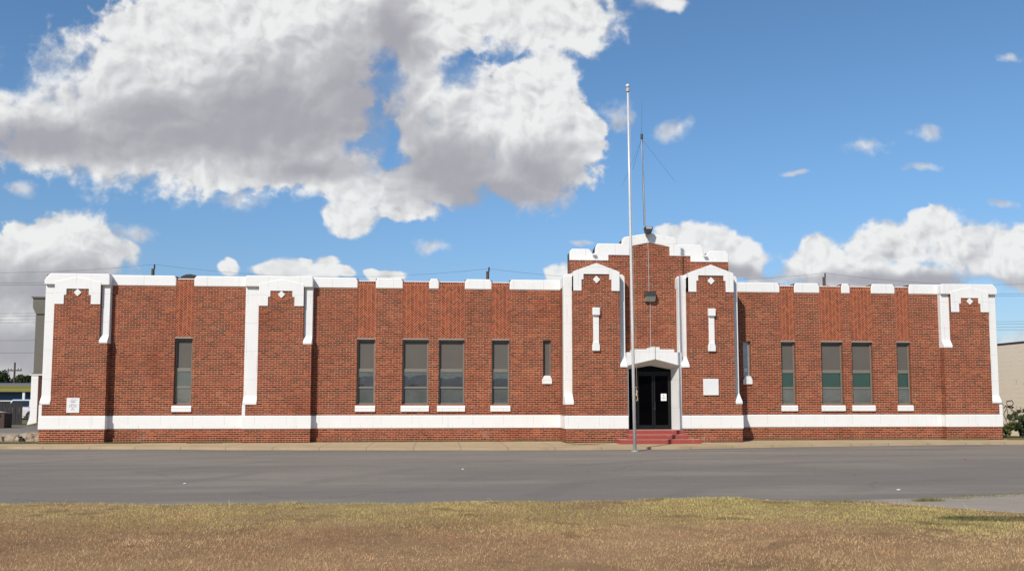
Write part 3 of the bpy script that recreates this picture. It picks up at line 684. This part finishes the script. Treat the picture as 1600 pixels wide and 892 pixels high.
# flagpole
F = empty('flagpole', (6.2, -5.15, ZR), 'tall tapered silver flagpole standing at the kerb in front of the door', 'flagpole')
MB().tube([(6.20, -5.15, ZR), (6.16, -5.15, 4), (6.12, -5.15, 8), (6.09, -5.15, 11.55)], [.054, .048, .038, .028], 16).build('pole', 'pole', F, smooth=True)
MB().tube([(6.20, -5.15, ZR), (6.20, -5.15, ZR+.03)], .12, 16).build('base_collar', 'steel', F)
MB().tube([(6.09, -5.15, 11.50), (6.09, -5.15, 11.58), (6.09, -5.15, 11.62)], [.065, .065, .04], 12).build('truck', 'steel', F)
MB().ball((6.09, -5.15, 11.69), .068).build('finial_ball', 'pole', F, smooth=True)
mb = MB(); mb.box(6.235, 6.28, -5.17, -5.13, 1.70, 1.74); mb.build('cleat', 'steel', F)
mb = MB(); mb.tube([(6.25, -5.15, 1.95), (6.29, -5.16, 1.80), (6.26, -5.18, 1.70), (6.30, -5.17, 1.58), (6.27, -5.15, 1.50)], .014, 6); mb.tube([(6.26, -5.16, 1.85), (6.28, -5.19, 1.66), (6.31, -5.15, 1.52)], .012, 6)
mb.build('rope_coil', 'rope', F)
MB().tube([(6.285, -5.16, 1.9), (6.20, -5.20, 6), (6.145, -5.19, 11.5)], .004, 4).build('halyard', 'rope', F)

# ------------------------------------------------------------------ background
poles = [(-57, 13.7), (-25.75, 13.75), (4.6, 13.9), (37.2, 13.75), (68, 13.7), (99, 13.7)]
names = ['beyond the far left', 'seen above the parapet left of the dark roof upstand', 'seen above the parapet in the middle of the left wing', 'seen above the right wing windows', 'beyond the far right', 'at the far right end']
lab = {1: 'weathered utility pole top rising above the parapet over the left wing pilasters', 2: 'utility pole top rising above the parapet between the windows and the tower', 3: 'utility pole top rising above the parapet over the right wing windows', 0: 'utility pole far to the left of the building', 4: 'utility pole far to the right of the building', 5: 'last utility pole far right'}
for i, (x, z) in enumerate(poles[:5]):
    U = empty('utility_pole', (x, 48, 0), lab[i], 'utility pole', 'utility poles behind the building')
    MB().tube([(x, 48, -.1), (x, 48, z-.45)], [.2, .145], 10).build('pole', 'wood', U)
    MB().tube([(x+.12, 48, z-.45), (x+.12, 48, z-.05)], .07, 8).build('insulator', 'wire', U)
    MB().box(x-.1, x+.45, 47.9, 48.05, 12.35, 12.5).build('bracket', 'wood', U)
hs = [(13.7, .95, 'uppermost'), (12.35, .5, 'second highest'), (12.15, .5, 'third highest'), (9.6, .5, 'fourth highest'), (9.35, .5, 'fifth highest'), (9.05, .5, 'sixth highest'), (8.7, .4, 'seventh highest'), (7.1, .4, 'second lowest'), (6.0, .4, 'lowest')]
for zz, sag, nm in hs:
    pts = []
    for k in range(len(poles)-2):
        xa, xb = poles[k][0], poles[k+1][0]
        for t in np.linspace(0, 1, 13)[:-1]:
            pts.append((xa+(xb-xa)*t+.12, 48, zz-4*sag*t*(1-t)))
    pts.append((poles[4][0], 48, zz))
    o = MB().tube(pts, .012 if zz > 13 else .016, 4).build('power_line', 'wire')
    tag(o, nm+' thin overhead wire strung between the poles behind the building', 'wire', 'overhead wires')
U = empty('utility_pole', (-70, 118, 0), 'distant utility pole with a crossarm beyond the blue building at far left', 'utility pole')
MB().tube([(-70, 118, -.1), (-70, 118, 7.6)], [.2, .14], 8).build('pole', 'wood', U)
MB().box(-71.1, -68.9, 117.9, 118.1, 6.15, 6.35).build('crossarm', 'wood', U)
for dx in (-1, -.55, .55, 1): MB().tube([(-70+dx, 118, 6.35), (-70+dx, 118, 6.6)], .07, 6).build('insulator', 'wire', U)

# blue shop with yellow fascia
S = empty('blue_shop', (-46, 52, 0), 'low blue shop building with a yellow green fascia at far left', 'building')
MB().box(-62, -36.5, 50, 62, -.1, 2.25).build('wall', 'blue', S)
MB().prismx([(49.2, 2.2), (49.2, 2.5), (51, 2.62), (51, 2.2)], -62.5, -36.2).build('fascia', 'yellow', S)
MB().prismx([(50.5, 2.62), (51.5, 2.95), (62, 2.95), (62, 2.6)], -62.5, -36.2).build('roof', 'yellow', S)
MB().prismx([(51.0, 2.80), (51.3, 2.92), (51.35, 3.02), (51.0, 2.9)], -62, -36.4).build('roof_edge', 'greyroof', S)
for i, x in enumerate((-60, -55.5, -51, -46.5, -42.6, -39.4)):
    wn_ = MB().box(x, x+2.2, 49.93, 50.02, .3, 1.35).build('window', 'dglass', S)
    mb = MB(); mb.box(x-.08, x+2.28, 49.9, 49.95, 1.35, 1.43); mb.box(x-.08, x+2.28, 49.9, 49.95, .22, .3); mb.box(x+1.06, x+1.14, 49.9, 49.94, .3, 1.35); mb.build('window_frame', 'plaque', wn_)
for x in (-56, -48, -41, -37.2): MB().box(x, x+.2, 49.3, 49.45, -.1, 2.2).build('post', 'plaque', S)
o = MB().box(-95, -71.9, 112, 114, -.1, 5.4); b2 = empty('orange_building', (-84, 118, 0), 'orange brown building corner at the far left edge', 'building')
o.build('wall', 'orange', b2); MB().box(-95.2, -71.8, 111.8, 114.2, 5.4, 5.6).build('roof', 'brown', b2); MB().box(-76, -74.4, 111.9, 112.05, 2.6, 4.2).build('window', 'dglass', b2)
# fence panel and board stack
Fn = empty('board_fence', (-30.5, 28, 0), 'dark weathered board fence in front of the blue shop', 'fence')
mb = MB()
for i in range(45): x = -37+i*.213; mb.box(x, x+.195, 28, 28.03, -.1, 1.30+random.uniform(-.02, .02))
mb.build('boards', 'fence', Fn); MB().box(-37, -27.8, 28.03, 28.08, 1.05, 1.15).build('rail', 'fence', Fn)
for x in (-36.9, -34.5, -32.1, -29.7, -27.9): MB().box(x, x+.1, 28.08, 28.18, -.1, 1.34).build('post', 'fence', Fn)
Tb = empty('board_shed', (-25.5, 20, 0), 'low brown board bin with a pale tilted lid at far left', 'shed')
MB().box(-28.6, -24.75, 20, 20.9, -.1, .72).build('body', 'brown', Tb)
MB().prism([(-28.7, 1.25), (-25.1, .70), (-25.05, .78), (-28.65, 1.33)], 19.8, 21.0).build('lid', 'pale', Tb)

def car(name_label, x, y, rz, paint, cat='car', kind='suv'):
    E_ = empty('parked_car', (x, y, ZR), name_label, cat, None)
    ln, wd = 4.6, 1.8
    body = [(-2.3, .35), (-2.28, .75), (-2.1, .92), (-1.0, .98), (1.9, 1.0), (2.25, .92), (2.3, .5), (2.25, .32), (-2.2, .3)]
    cab = [(-1.15, .97), (-.55, 1.55), (-.35, 1.6), (1.55, 1.6), (1.85, 1.5), (2.1, .98)] if kind == 'suv' else [(-1.0, .97), (-.3, 1.38), (0, 1.42), (.9, 1.40), (1.65, .99)]
    def fix(o): o.location = (0, 0, 0); o.matrix_parent_inverse = Matrix(); return o
    hw = wd/2
    bd = MB().prism(body, -hw, hw).build('body', paint, None, .06, seg=3)
    cb = MB(); n = len(cab); cb.v = [(a, -hw+.05+(b-.97)*.25, b) for a, b in cab]+[(a, hw-.05-(b-.97)*.25, b) for a, b in cab]
    cb.f = [tuple(range(n)), tuple(range(2*n-1, n-1, -1))]+[(i, n+i, n+(i+1) % n, (i+1) % n) for i in range(n)]
    cabo = cb.build('cabin', paint, None, .03)
    objs = [bd, cabo]
    gl = []
    for s in (-1, 1):
        ins = [(c0+(c0 < 0)*.12-(c0 > 1)*.12, min(max(c1, 1.04), max(b for a, b in cab)-.09)) for c0, c1 in cab]
        m_ = MB(); k = len(ins)
        m_.v = [(a, s*(hw-.045-(b-.97)*.25), b) for a, b in ins]; m_.v += [(a, s*(hw-.035-(b-.97)*.25), b) for a, b in ins]
        m_.f = [tuple(range(k)), tuple(range(2*k-1, k-1, -1))]+[(i, k+i, k+(i+1) % k, (i+1) % k) for i in range(k)]
        gl.append(m_.build('side_glass', 'carg'))
        m_ = MB().box(.35, .43, s*(hw-.03)-.03, s*(hw-.03)-.0, 1.0, 1.5); gl.append(m_.build('door_pillar', paint))
    w0, w1 = cab[0], cab[1]
    m_ = MB(); q = .012
    m_.v = [(w0[0]-q, -.72, w0[1]+.06), (w0[0]-q, .72, w0[1]+.06), (w1[0]-q-.05, .62, w1[1]-.05), (w1[0]-q-.05, -.62, w1[1]-.05)]
    m_.v = [(a+(b2-.97)*0, y_, b2) for a, y_, b2 in m_.v]; m_.f = [(0, 1, 2, 3)]
    gl.append(m_.build('windscreen', 'carg'))
    objs += gl
    for s in (-1, 1):
        objs.append(MB().box(-2.34, -2.2, s*.62-.17, s*.62+.17, .66, .80).build('headlight', 'lens', None, .02))
        objs.append(MB().box(2.2, 2.33, s*.70-.1, s*.70+.1, .62, .85).build('tail_light', 'redl', None, .02))
    objs.append(MB().box(-2.36, -2.25, -.8, .8, .34, .48).build('bumper', 'tyre', None, .03))
    for px in (-1.42, 1.42):
        for s in (-1, 1):
            wa = MB().tube([(px, s*(hw+.01), .34), (px, s*(hw-.02), .34)], .41, 20).build('wheel_arch', 'tyre')
            wh = MB().tube([(px, s*(hw+.03), .33), (px, s*(hw-.2), .33)], .33, 20).build('wheel', 'tyre', None, .03)
            rm = MB().tube([(px, s*(hw+.04), .33), (px, s*(hw-.0), .33)], .20, 12).build('rim', 'rim'); rm.parent = wh
            objs += [wa, wh]
    for o in objs: o.parent = E_
    E_.rotation_euler = (0, 0, rz)
    return E_
car('white sport utility car parked behind the dark board fence', -34.6, 43.8, R(90+10), 'carw')
car('pale low car with only its front wheel and hood showing beside the white fin', -29.6, 38.2, R(2), 'carp', kind='sedan')
car('dark red car partly hidden by shrubs beside the beige wall', 25.75, .55, R(-90), 'carr', kind='sedan')

# beige building on the right
W2 = empty('beige_building', (30, 20, 0), 'beige painted block building with graffiti right of the brick building', 'building')
XW = 25.3
mb = MB(); mb.box(XW, 45, 2.95, 46, -.1, 4.0); 
def beige():
    m, g, b = mat('beige_block_wall'); p = g.xyz(g.pos)
    c = g.mix(g.noise(g.pos, 1.2, 6, .6), (.80, .70, .55), (.86, .77, .63))
    zc = g.m('FLOORED_MODULO', g.add(p[2], 0.0), .2); jl = g.m('LESS_THAN', zc, .012)
    c = g.mix(g.mul(jl, g.mul(g.smooth(g.noise(g.pos, 1.5, 4), .45, .6), .5)), c, (.25, .19, .13))
    s_ = g.smooth(g.noise(g.v('MULTIPLY', g.pos, (1, 2, 3)), 1.6, 6, .7), .62, .70)
    c = g.mix(g.mul(s_, .6), c, (.24, .22, .12))
    g.put(b.inputs['Base Color'], c); b.inputs['Roughness'].default_value = .95; b.inputs['Specular IOR Level'].default_value = .1; bump(g, b, g.sub(0.0, jl), .4, .01)
    return m
M['beigewall'] = beige()
mb.build('wall', 'beigewall', W2); MB().box(XW-.03, 45.1, 2.92, 46.1, 4.0, 4.06).build('roof_edge', 'brown', W2)
GR = [[(4.76, 1.14), (4.61, 1.27), (4.52, 1.17), (4.68, 1.01), (4.77, 0.86), (4.61, 0.63)], [(4.53, 1.46), (4.51, 1.27), (4.34, 1.21), (4.11, 1.22)], [(4.53, 1.46), (4.17, 1.5), (4.08, 1.37), (4.18, 1.27), (4.41, 1.26)], [(4.49, 1.22), (4.27, 1.14), (4.07, 1.2)], [(4.5, 1.09), (4.5, 0.81), (4.25, 0.84)], [(4.45, 0.71), (4.21, 0.79)], [(4.23, 1.09), (4.01, 1.0), (4.21, 0.89)], [(4.61, 0.71), (4.62, 0.55)], [(4.41, 0.69), (4.43, 0.38)], [(4.34, 0.7), (4.33, 0.43)], [(4.82, 1.32), (4.76, 1.29)], [(3.62, 1.2), (3.58, 1.0)]]
mb = MB()
for s_ in GR:
    for (y0, z0), (y1, z1) in zip(s_[:-1], s_[1:]):
        d = Vector((y1-y0, z1-z0)).normalized(); nn = Vector((-d.y, d.x))*.018; b0 = len(mb.v)
        e_ = .01
        pts_ = [(y0-d.x*e_-nn.x, z0-d.y*e_-nn.y), (y1+d.x*e_-nn.x, z1+d.y*e_-nn.y), (y1+d.x*e_+nn.x, z1+d.y*e_+nn.y), (y0-d.x*e_+nn.x, z0-d.y*e_+nn.y)]
        mb.prismx(pts_, XW-.006-random.random()*.002, XW-.003)
mb.build('graffiti', 'paint', W2)

# rubble at the left corner
Rb = empty('broken_concrete_block', (-15.1, 1.3, 0), 'chunk of broken tan concrete with dark hollows beside the left corner', 'rubble')
mb = MB(); mb.ball((-14.9, 1.3, .03), .5, 14, 9, .62); mb.ball((-15.6, 1.35, 0), .42, 12, 8, .7); mb.ball((-14.45, 1.2, .02), .32, 12, 8, .9)
o = mb.build('mass', 'rubble', Rb)
tx = bpy.data.textures.new('lump', 'CLOUDS'); tx.noise_scale = .25
sd = o.modifiers.new('s', 'SUBSURF'); sd.levels = sd.render_levels = 2
dm = o.modifiers.new('d', 'DISPLACE'); dm.texture = tx; dm.strength = .22; dm.texture_coords = 'GLOBAL'
for x, z, r in ((-15.0, .08, .09), (-15.07, .19, .03)): MB().tube([(x, .74, z), (x, 1.0, z)], r, 10).build('hollow', 'hole', Rb)
o = MB().prism([(-17.0, .03), (-15.7, .03), (-15.75, .20), (-16.1, .22)], .9, 1.9).build('concrete_slab', 'rubble', None, .02); tag(o, 'thin tilted concrete slab edge lying beside the broken block', 'rubble')

# shed across the road (it shows as the reflection in the window glass)
Sh = empty('metal_shed', (0, -95, 0), 'long dark ribbed metal shed across the road behind the camera', 'building')
MB().box(-32, 36, -104, -92, -.1, 3.4).build('wall', 'shedm', Sh)
mb = MB(); mb.prismx([(-91.5, 3.4), (-98, 4.9), (-104.5, 3.4)], -33, 37); mb.build('roof', 'greyroof', Sh)
mb = MB()
for x in np.arange(-32, 36, 1.6): mb.box(x, x+.25, -91.99, -91.85, 0, 3.4)
mb.build('ribs', 'plaque', Sh)

# ------------------------------------------------------------------ vegetation
def tri_cloud(name, m, V, T, parent=None):
    """V: (n,k,3) faces of k verts; T: (n,3) colours"""
    n, k = V.shape[:2]
    me = bpy.data.meshes.new(name); me.vertices.add(n*k); me.vertices.foreach_set('co', V.reshape(-1).astype(np.float32))
    me.loops.add(n*k); me.loops.foreach_set('vertex_index', np.arange(n*k, dtype=np.int32))
    me.polygons.add(n); me.polygons.foreach_set('loop_start', np.arange(0, n*k, k, dtype=np.int32)); me.polygons.foreach_set('loop_total', np.full(n, k, np.int32))
    a = me.color_attributes.new('tint', 'FLOAT_COLOR', 'POINT')
    c = np.ones((n, k, 4), np.float32); c[:, :, :3] = T[:, None, :]; a.data.foreach_set('color', c.reshape(-1))
    me.update(); me.validate(); me.materials.append(M[m])
    o = bpy.data.objects.new(name, me); C.objects.link(o)
    if parent is not None: o.parent = parent; o.matrix_parent_inverse = WM[parent.name].inverted()
    return o
def fbm(x, y, seed, scales):
    r = np.random.default_rng(seed); s = np.zeros_like(x)
    tot = 0
    for sc, am in scales:
        for _ in range(5):
            th = r.uniform(0, 6.28); ph = r.uniform(0, 6.28); f = sc*r.uniform(.7, 1.4)
            s += am*np.sin((x*math.cos(th)+y*math.sin(th))*f+ph+1.3*np.sin((x*math.sin(th)-y*math.cos(th))*f*.8+ph*2)); tot += am*.5
    return s/tot
def blades(P, h, wd, lean, col):
    n = len(P); th = rng.uniform(0, 6.283, n); la = rng.uniform(0, 6.283, n)
    dx = np.stack([np.cos(th), np.sin(th), 0*th], 1)*wd[:, None]/2
    tip = P+np.stack([np.cos(la)*lean*h, np.sin(la)*lean*h, h*np.sqrt(np.clip(1-lean**2, .05, 1))], 1)
    return np.stack([P-dx, P+dx, tip], 1), col
def lawn_grass():
    N = 620000
    x = rng.uniform(-9.5, 12.5, N); y = rng.uniform(-26.2, -17.6, N)
    dens = fbm(x, y, 3, [(1.5, 1), (4, .8), (11, .6)])
    ey = np.array([edge_y(q) for q in np.linspace(-10, 13, 600)]); eyv = np.interp(x, np.linspace(-10, 13, 600), ey)
    d = eyv-y
    keep = (d > -.05+.10*fbm(x, y, 9, [(5, 1), (12, .7)])) & (rng.uniform(0, 1, N) < .72+.3*dens)
    # thin out under the ragged right hand edge
    keep &= ~((x > 5.6) & (d < .5) & (rng.uniform(0, 1, N) < .45))
    x, y, d, dens = x[keep], y[keep], d[keep], dens[keep]; n = len(x)
    green = np.clip(2.3-d/1.45+.35*fbm(x, y, 91, [(.8, 1), (2.5, .6)]), 0, 1)+.03
    g1 = fbm(x, y, 21, [(.6, 1), (1.7, .8), (4.5, .5)])
    right = np.clip((x-1)/7, 0, 1)
    gm = np.clip(green*(.72+.35*g1)+.28*right*(.6+g1)+rng.normal(0, .16, n), 0, 1)
    brown = np.array([.47, .235, .135]); straw = np.array([.68, .48, .26]); grn = np.array([.56, .53, .17]); dk = np.array([.085, .060, .034])
    t = np.clip(.30+.35*fbm(x, y, 33, [(1.2, 1), (6, .8)])+.45*right+rng.normal(0, .22, n), 0, 1)
    col = brown+(straw-brown)*t[:, None]; col = col+(grn-col)*gm[:, None]*.85
    dm_ = (fbm(x, y, 55, [(3, 1), (9, 1)]) < -.75) | (rng.uniform(0, 1, n) < .06)
    col[dm_] = col[dm_]*.45+dk*.5
    col *= (rng.uniform(.72, 1.2, n)*1.10*(1+.24*fbm(x, y, 61, [(2.2, 1), (6, 1), (14, .8)])))[:, None]
    # one deep green clump at the right
    cl = (((x-7.5)/.75)**2+((y+20.75)/.22)**2 < 1); cl2 = (((x-8.0)/1.0)**2+((y+20.9)/.2)**2 < 1)
    cl = cl | cl2; col[cl] = np.array([.055, .10, .025])*rng.uniform(.7, 1.5, cl.sum())[:, None]
    h = rng.uniform(.012, .040, n)*(1+.30*dens); h[cl] *= 1.4
    tall = rng.uniform(0, 1, n) < .0010; h[tall] = rng.uniform(.09, .17, tall.sum()); col[tall] = straw*1.15
    P = np.stack([x, y, np.full(n, -.056)], 1)
    V, T = blades(P, h, rng.uniform(.003, .0075, n), rng.uniform(.3, .97, n), col)
    o = tri_cloud('lawn_grass', 'blade', V, T); tag(o, 'dry brown lawn grass with a greener strip along the road edge', 'grass', kind='stuff')
lawn_grass()
def verge():
    xs = []; ys = []; hh = []
    segs = [(-24, -14.0, -.35, .0, .55, .07), (-13.9, -6.9, -.5, -.32, .7, .05), (-11.7, -6.9, -.25, -.02, .6, .04), (-4.5, 4.5, -.16, -.02, .55, .035), (4.6, 6.2, -1.6, -1.33, .4, .05), (11.2, 19.4, -.14, -.02, .7, .04), (19.4, 24, -.55, -.32, .6, .05), (9.4, 11.1, -1.48, -1.32, .25, .04)]
    for x0, x1, y0, y1, dn, h in segs:
        n = int((x1-x0)*(y1-y0)*14000*dn)+int((x1-x0)*260); x = rng.uniform(x0, x1, n); y = y1-(y1-y0)*rng.beta(1, 2.2, n)
        k = fbm(x, y, 77, [(1.0, 1), (3.3, 1)]) > -.25+.3*(1-dn); xs.append(x[k]); ys.append(y[k]); hh.append(rng.uniform(.4, 1.3, k.sum())*h)
    # tufts in the cracks of the road edge and old pavement
    for cx, cy_, r, n, h in [(5.0, -2.6, .3, 500, .05), (7.9, -18.62, .12, 500, .07), (8.6, -18.25, .2, 250, .03), (9.3, -18.0, .3, 300, .035), (6.35, -18.75, .3, 700, .06), (10.2, -17.75, .3, 300, .03), (-20, -1.3, 1.5, 900, .03)]:
        x = rng.normal(cx, r, n); y = rng.normal(cy_, r*.3, n); xs.append(x); ys.append(y); hh.append(rng.uniform(.4, 1.3, n)*h)
    x = np.concatenate(xs); y = np.concatenate(ys); h = np.concatenate(hh); n = len(x)
    z = np.where(y > -5, 0.0, ZR)
    col = np.array([.15, .16, .055])+(np.array([.33, .26, .12])-np.array([.15, .16, .055]))*rng.uniform(0, 1, n)[:, None]
    V, T = blades(np.stack([x, y, z], 1), h, rng.uniform(.008, .016, n), rng.uniform(.1, .8, n), col)
    o = tri_cloud('verge_grass', 'blade', V, T); tag(o, 'thin green and straw grass along the foot of the brick wall', 'grass', kind='stuff')
verge()
def leaf_blob(centres, n, size, cols, flat=1.0):
    """leaves scattered near the surface of many small clumps"""
    c = np.array(centres); k = rng.integers(0, len(c), n)
    v = rng.normal(size=(n, 3)); v /= np.linalg.norm(v, axis=1)[:, None]; rr = c[k, 3]*rng.uniform(.35, 1.05, n)**.6
    P = c[k, :3]+v*rr[:, None]*np.array([1, 1, flat])
    a = rng.normal(size=(n, 3)); a /= np.linalg.norm(a, axis=1)[:, None]; b = np.cross(a, rng.normal(size=(n, 3))); b /= np.linalg.norm(b, axis=1)[:, None]
    s = size*rng.uniform(.6, 1.4, n)[:, None]
    V = np.stack([P-a*s, P+b*s*.45, P+a*s, P-b*s*.45], 1)
    cb = np.array(cols)[rng.integers(0, len(cols), len(c))][k]*rng.uniform(.7, 1.35, n)[:, None]
    return V, cb
def tree(x, y, h, r, label, cols, seed):
    rd = random.Random(seed)
    E_ = empty('tree', (x, y, 0), label, 'tree', 'distant trees behind the blue shop')
    t = MB(); t.tube([(x, y, -.1), (x+.1, y, h*.35), (x, y, h*.7)], [h*.04, h*.03, h*.012], 7)
    for _ in range(5):
        a = rd.uniform(0, 6.28); t.tube([(x, y, h*.35), (x+math.cos(a)*r*.6, y+math.sin(a)*r*.6, h*rd.uniform(.55, .8))], [h*.018, h*.006], 5)
    t.build('trunk', 'bark', E_)
    cs = []
    for _ in range(26):
        a = rd.uniform(0, 6.28); q = rd.uniform(0, 1)**.5*r; zz = h*rd.uniform(.35, .92); q *= math.sqrt(max(.1, 1-((zz/h-.6)/.45)**2))
        cs.append((x+math.cos(a)*q, y+math.sin(a)*q, zz, r*rd.uniform(.2, .38)))
    V, T = leaf_blob(cs, 4200, r*.075, cols); tri_cloud('crown', 'leaf', V, T, E_)
gcol = [(.06, .085, .03), (.045, .06, .025), (.09, .10, .04), (.07, .06, .045)]
for i, (x, y, h, r, lb) in enumerate([(-80, 128, 5.0, 3.6, 'leftmost low dark tree beyond the orange building'), (-75.5, 130, 4.6, 3.2, 'small dark tree left of the distant utility pole'), (-71, 132, 4.4, 3.2, 'low dark tree right behind the distant utility pole'),
        (-66.8, 128, 5.6, 2.8, 'rounded tree just right of the distant utility pole'), (-62.5, 130, 5.8, 3.2, 'brownish tree second right of the distant utility pole'), (-57.5, 127, 5.2, 3.4, 'dark green tree nearest the white fin on the skyline'), (-52, 126, 5.6, 3.6, 'green tree half hidden behind the brick corner'), (-46, 128, 5.8, 3.6, 'green tree hidden behind the left of the brick building')]):
    tree(x, y, h*1.28, r*1.15, lb, gcol, 100+i)
def shrub(x, y, h, r, label, cols, n, size, seed):
    rd = random.Random(seed)
    E_ = empty('shrub', (x, y, -.05), label, 'shrub', 'weeds and shrubs beside the beige wall')
    t = MB()
    for _ in range(12):
        a = rd.uniform(0, 6.28); q = r*rd.uniform(.3, 1); t.tube([(x+rd.uniform(-.1, .1), y, -.08), (x+math.cos(a)*q*.6, y+math.sin(a)*q*.6, h*.5), (x+math.cos(a)*q, y+math.sin(a)*q, h*rd.uniform(.7, 1.05))], [.012, .009, .004], 4)
    t.build('stems', 'bark', E_)
    cs = [(x+rd.uniform(-1, 1)*r*.8, y+rd.uniform(-1, 1)*r*.8, rd.uniform(.05, .85)*h, r*rd.uniform(.15, .36)) for _ in range(26)]
    V, T = leaf_blob(cs, n, size, cols); tri_cloud('foliage', 'leaf', V, T, E_)
yg = [(.14, .15, .04), (.10, .13, .035), (.20, .17, .05), (.07, .10, .03)]; dg = [(.05, .075, .03), (.07, .09, .04), (.10, .11, .05)]
shrub(23.1, 2.4, .75, .42, 'yellow green weeds right against the brick corner', yg, 2200, .045, 5)
shrub(23.8, 2.6, .62, .40, 'low green weeds in the middle of the alley mouth', yg, 2000, .04, 6)
shrub(24.45, 2.4, 1.25, .45, 'tallest dark green shrub in front of the graffiti', dg, 3000, .045, 8)
shrub(25.0, 2.6, .95, .38, 'dark green shrub nearest the red car', dg, 2200, .04, 9)
# litter
for i, (x, y, m_, lb) in enumerate([(-4.9, -14.6, 'litter', 'small white scrap of litter on the road at left'), (0.6, -11.6, 'litter', 'tiny white scrap in the middle of the road'), (8.35, -16.9, 'litter', 'white scrap of litter near the right edge of the road'), (5.35, -18.3, 'litter', 'thin white stalk of litter where the grass meets the road'), (14.4, -9.4, 'redl', 'small red scrap lying on the road at right')]):
    mb = MB(); mb.prism([(x-.03, ZR+.003), (x+.025, ZR+.004), (x+.03, ZR+.012), (x, ZR+.02), (x-.02, ZR+.01)], y-.03, y+.03)
    tag(mb.build('litter', m_, None, .004), lb, 'litter')
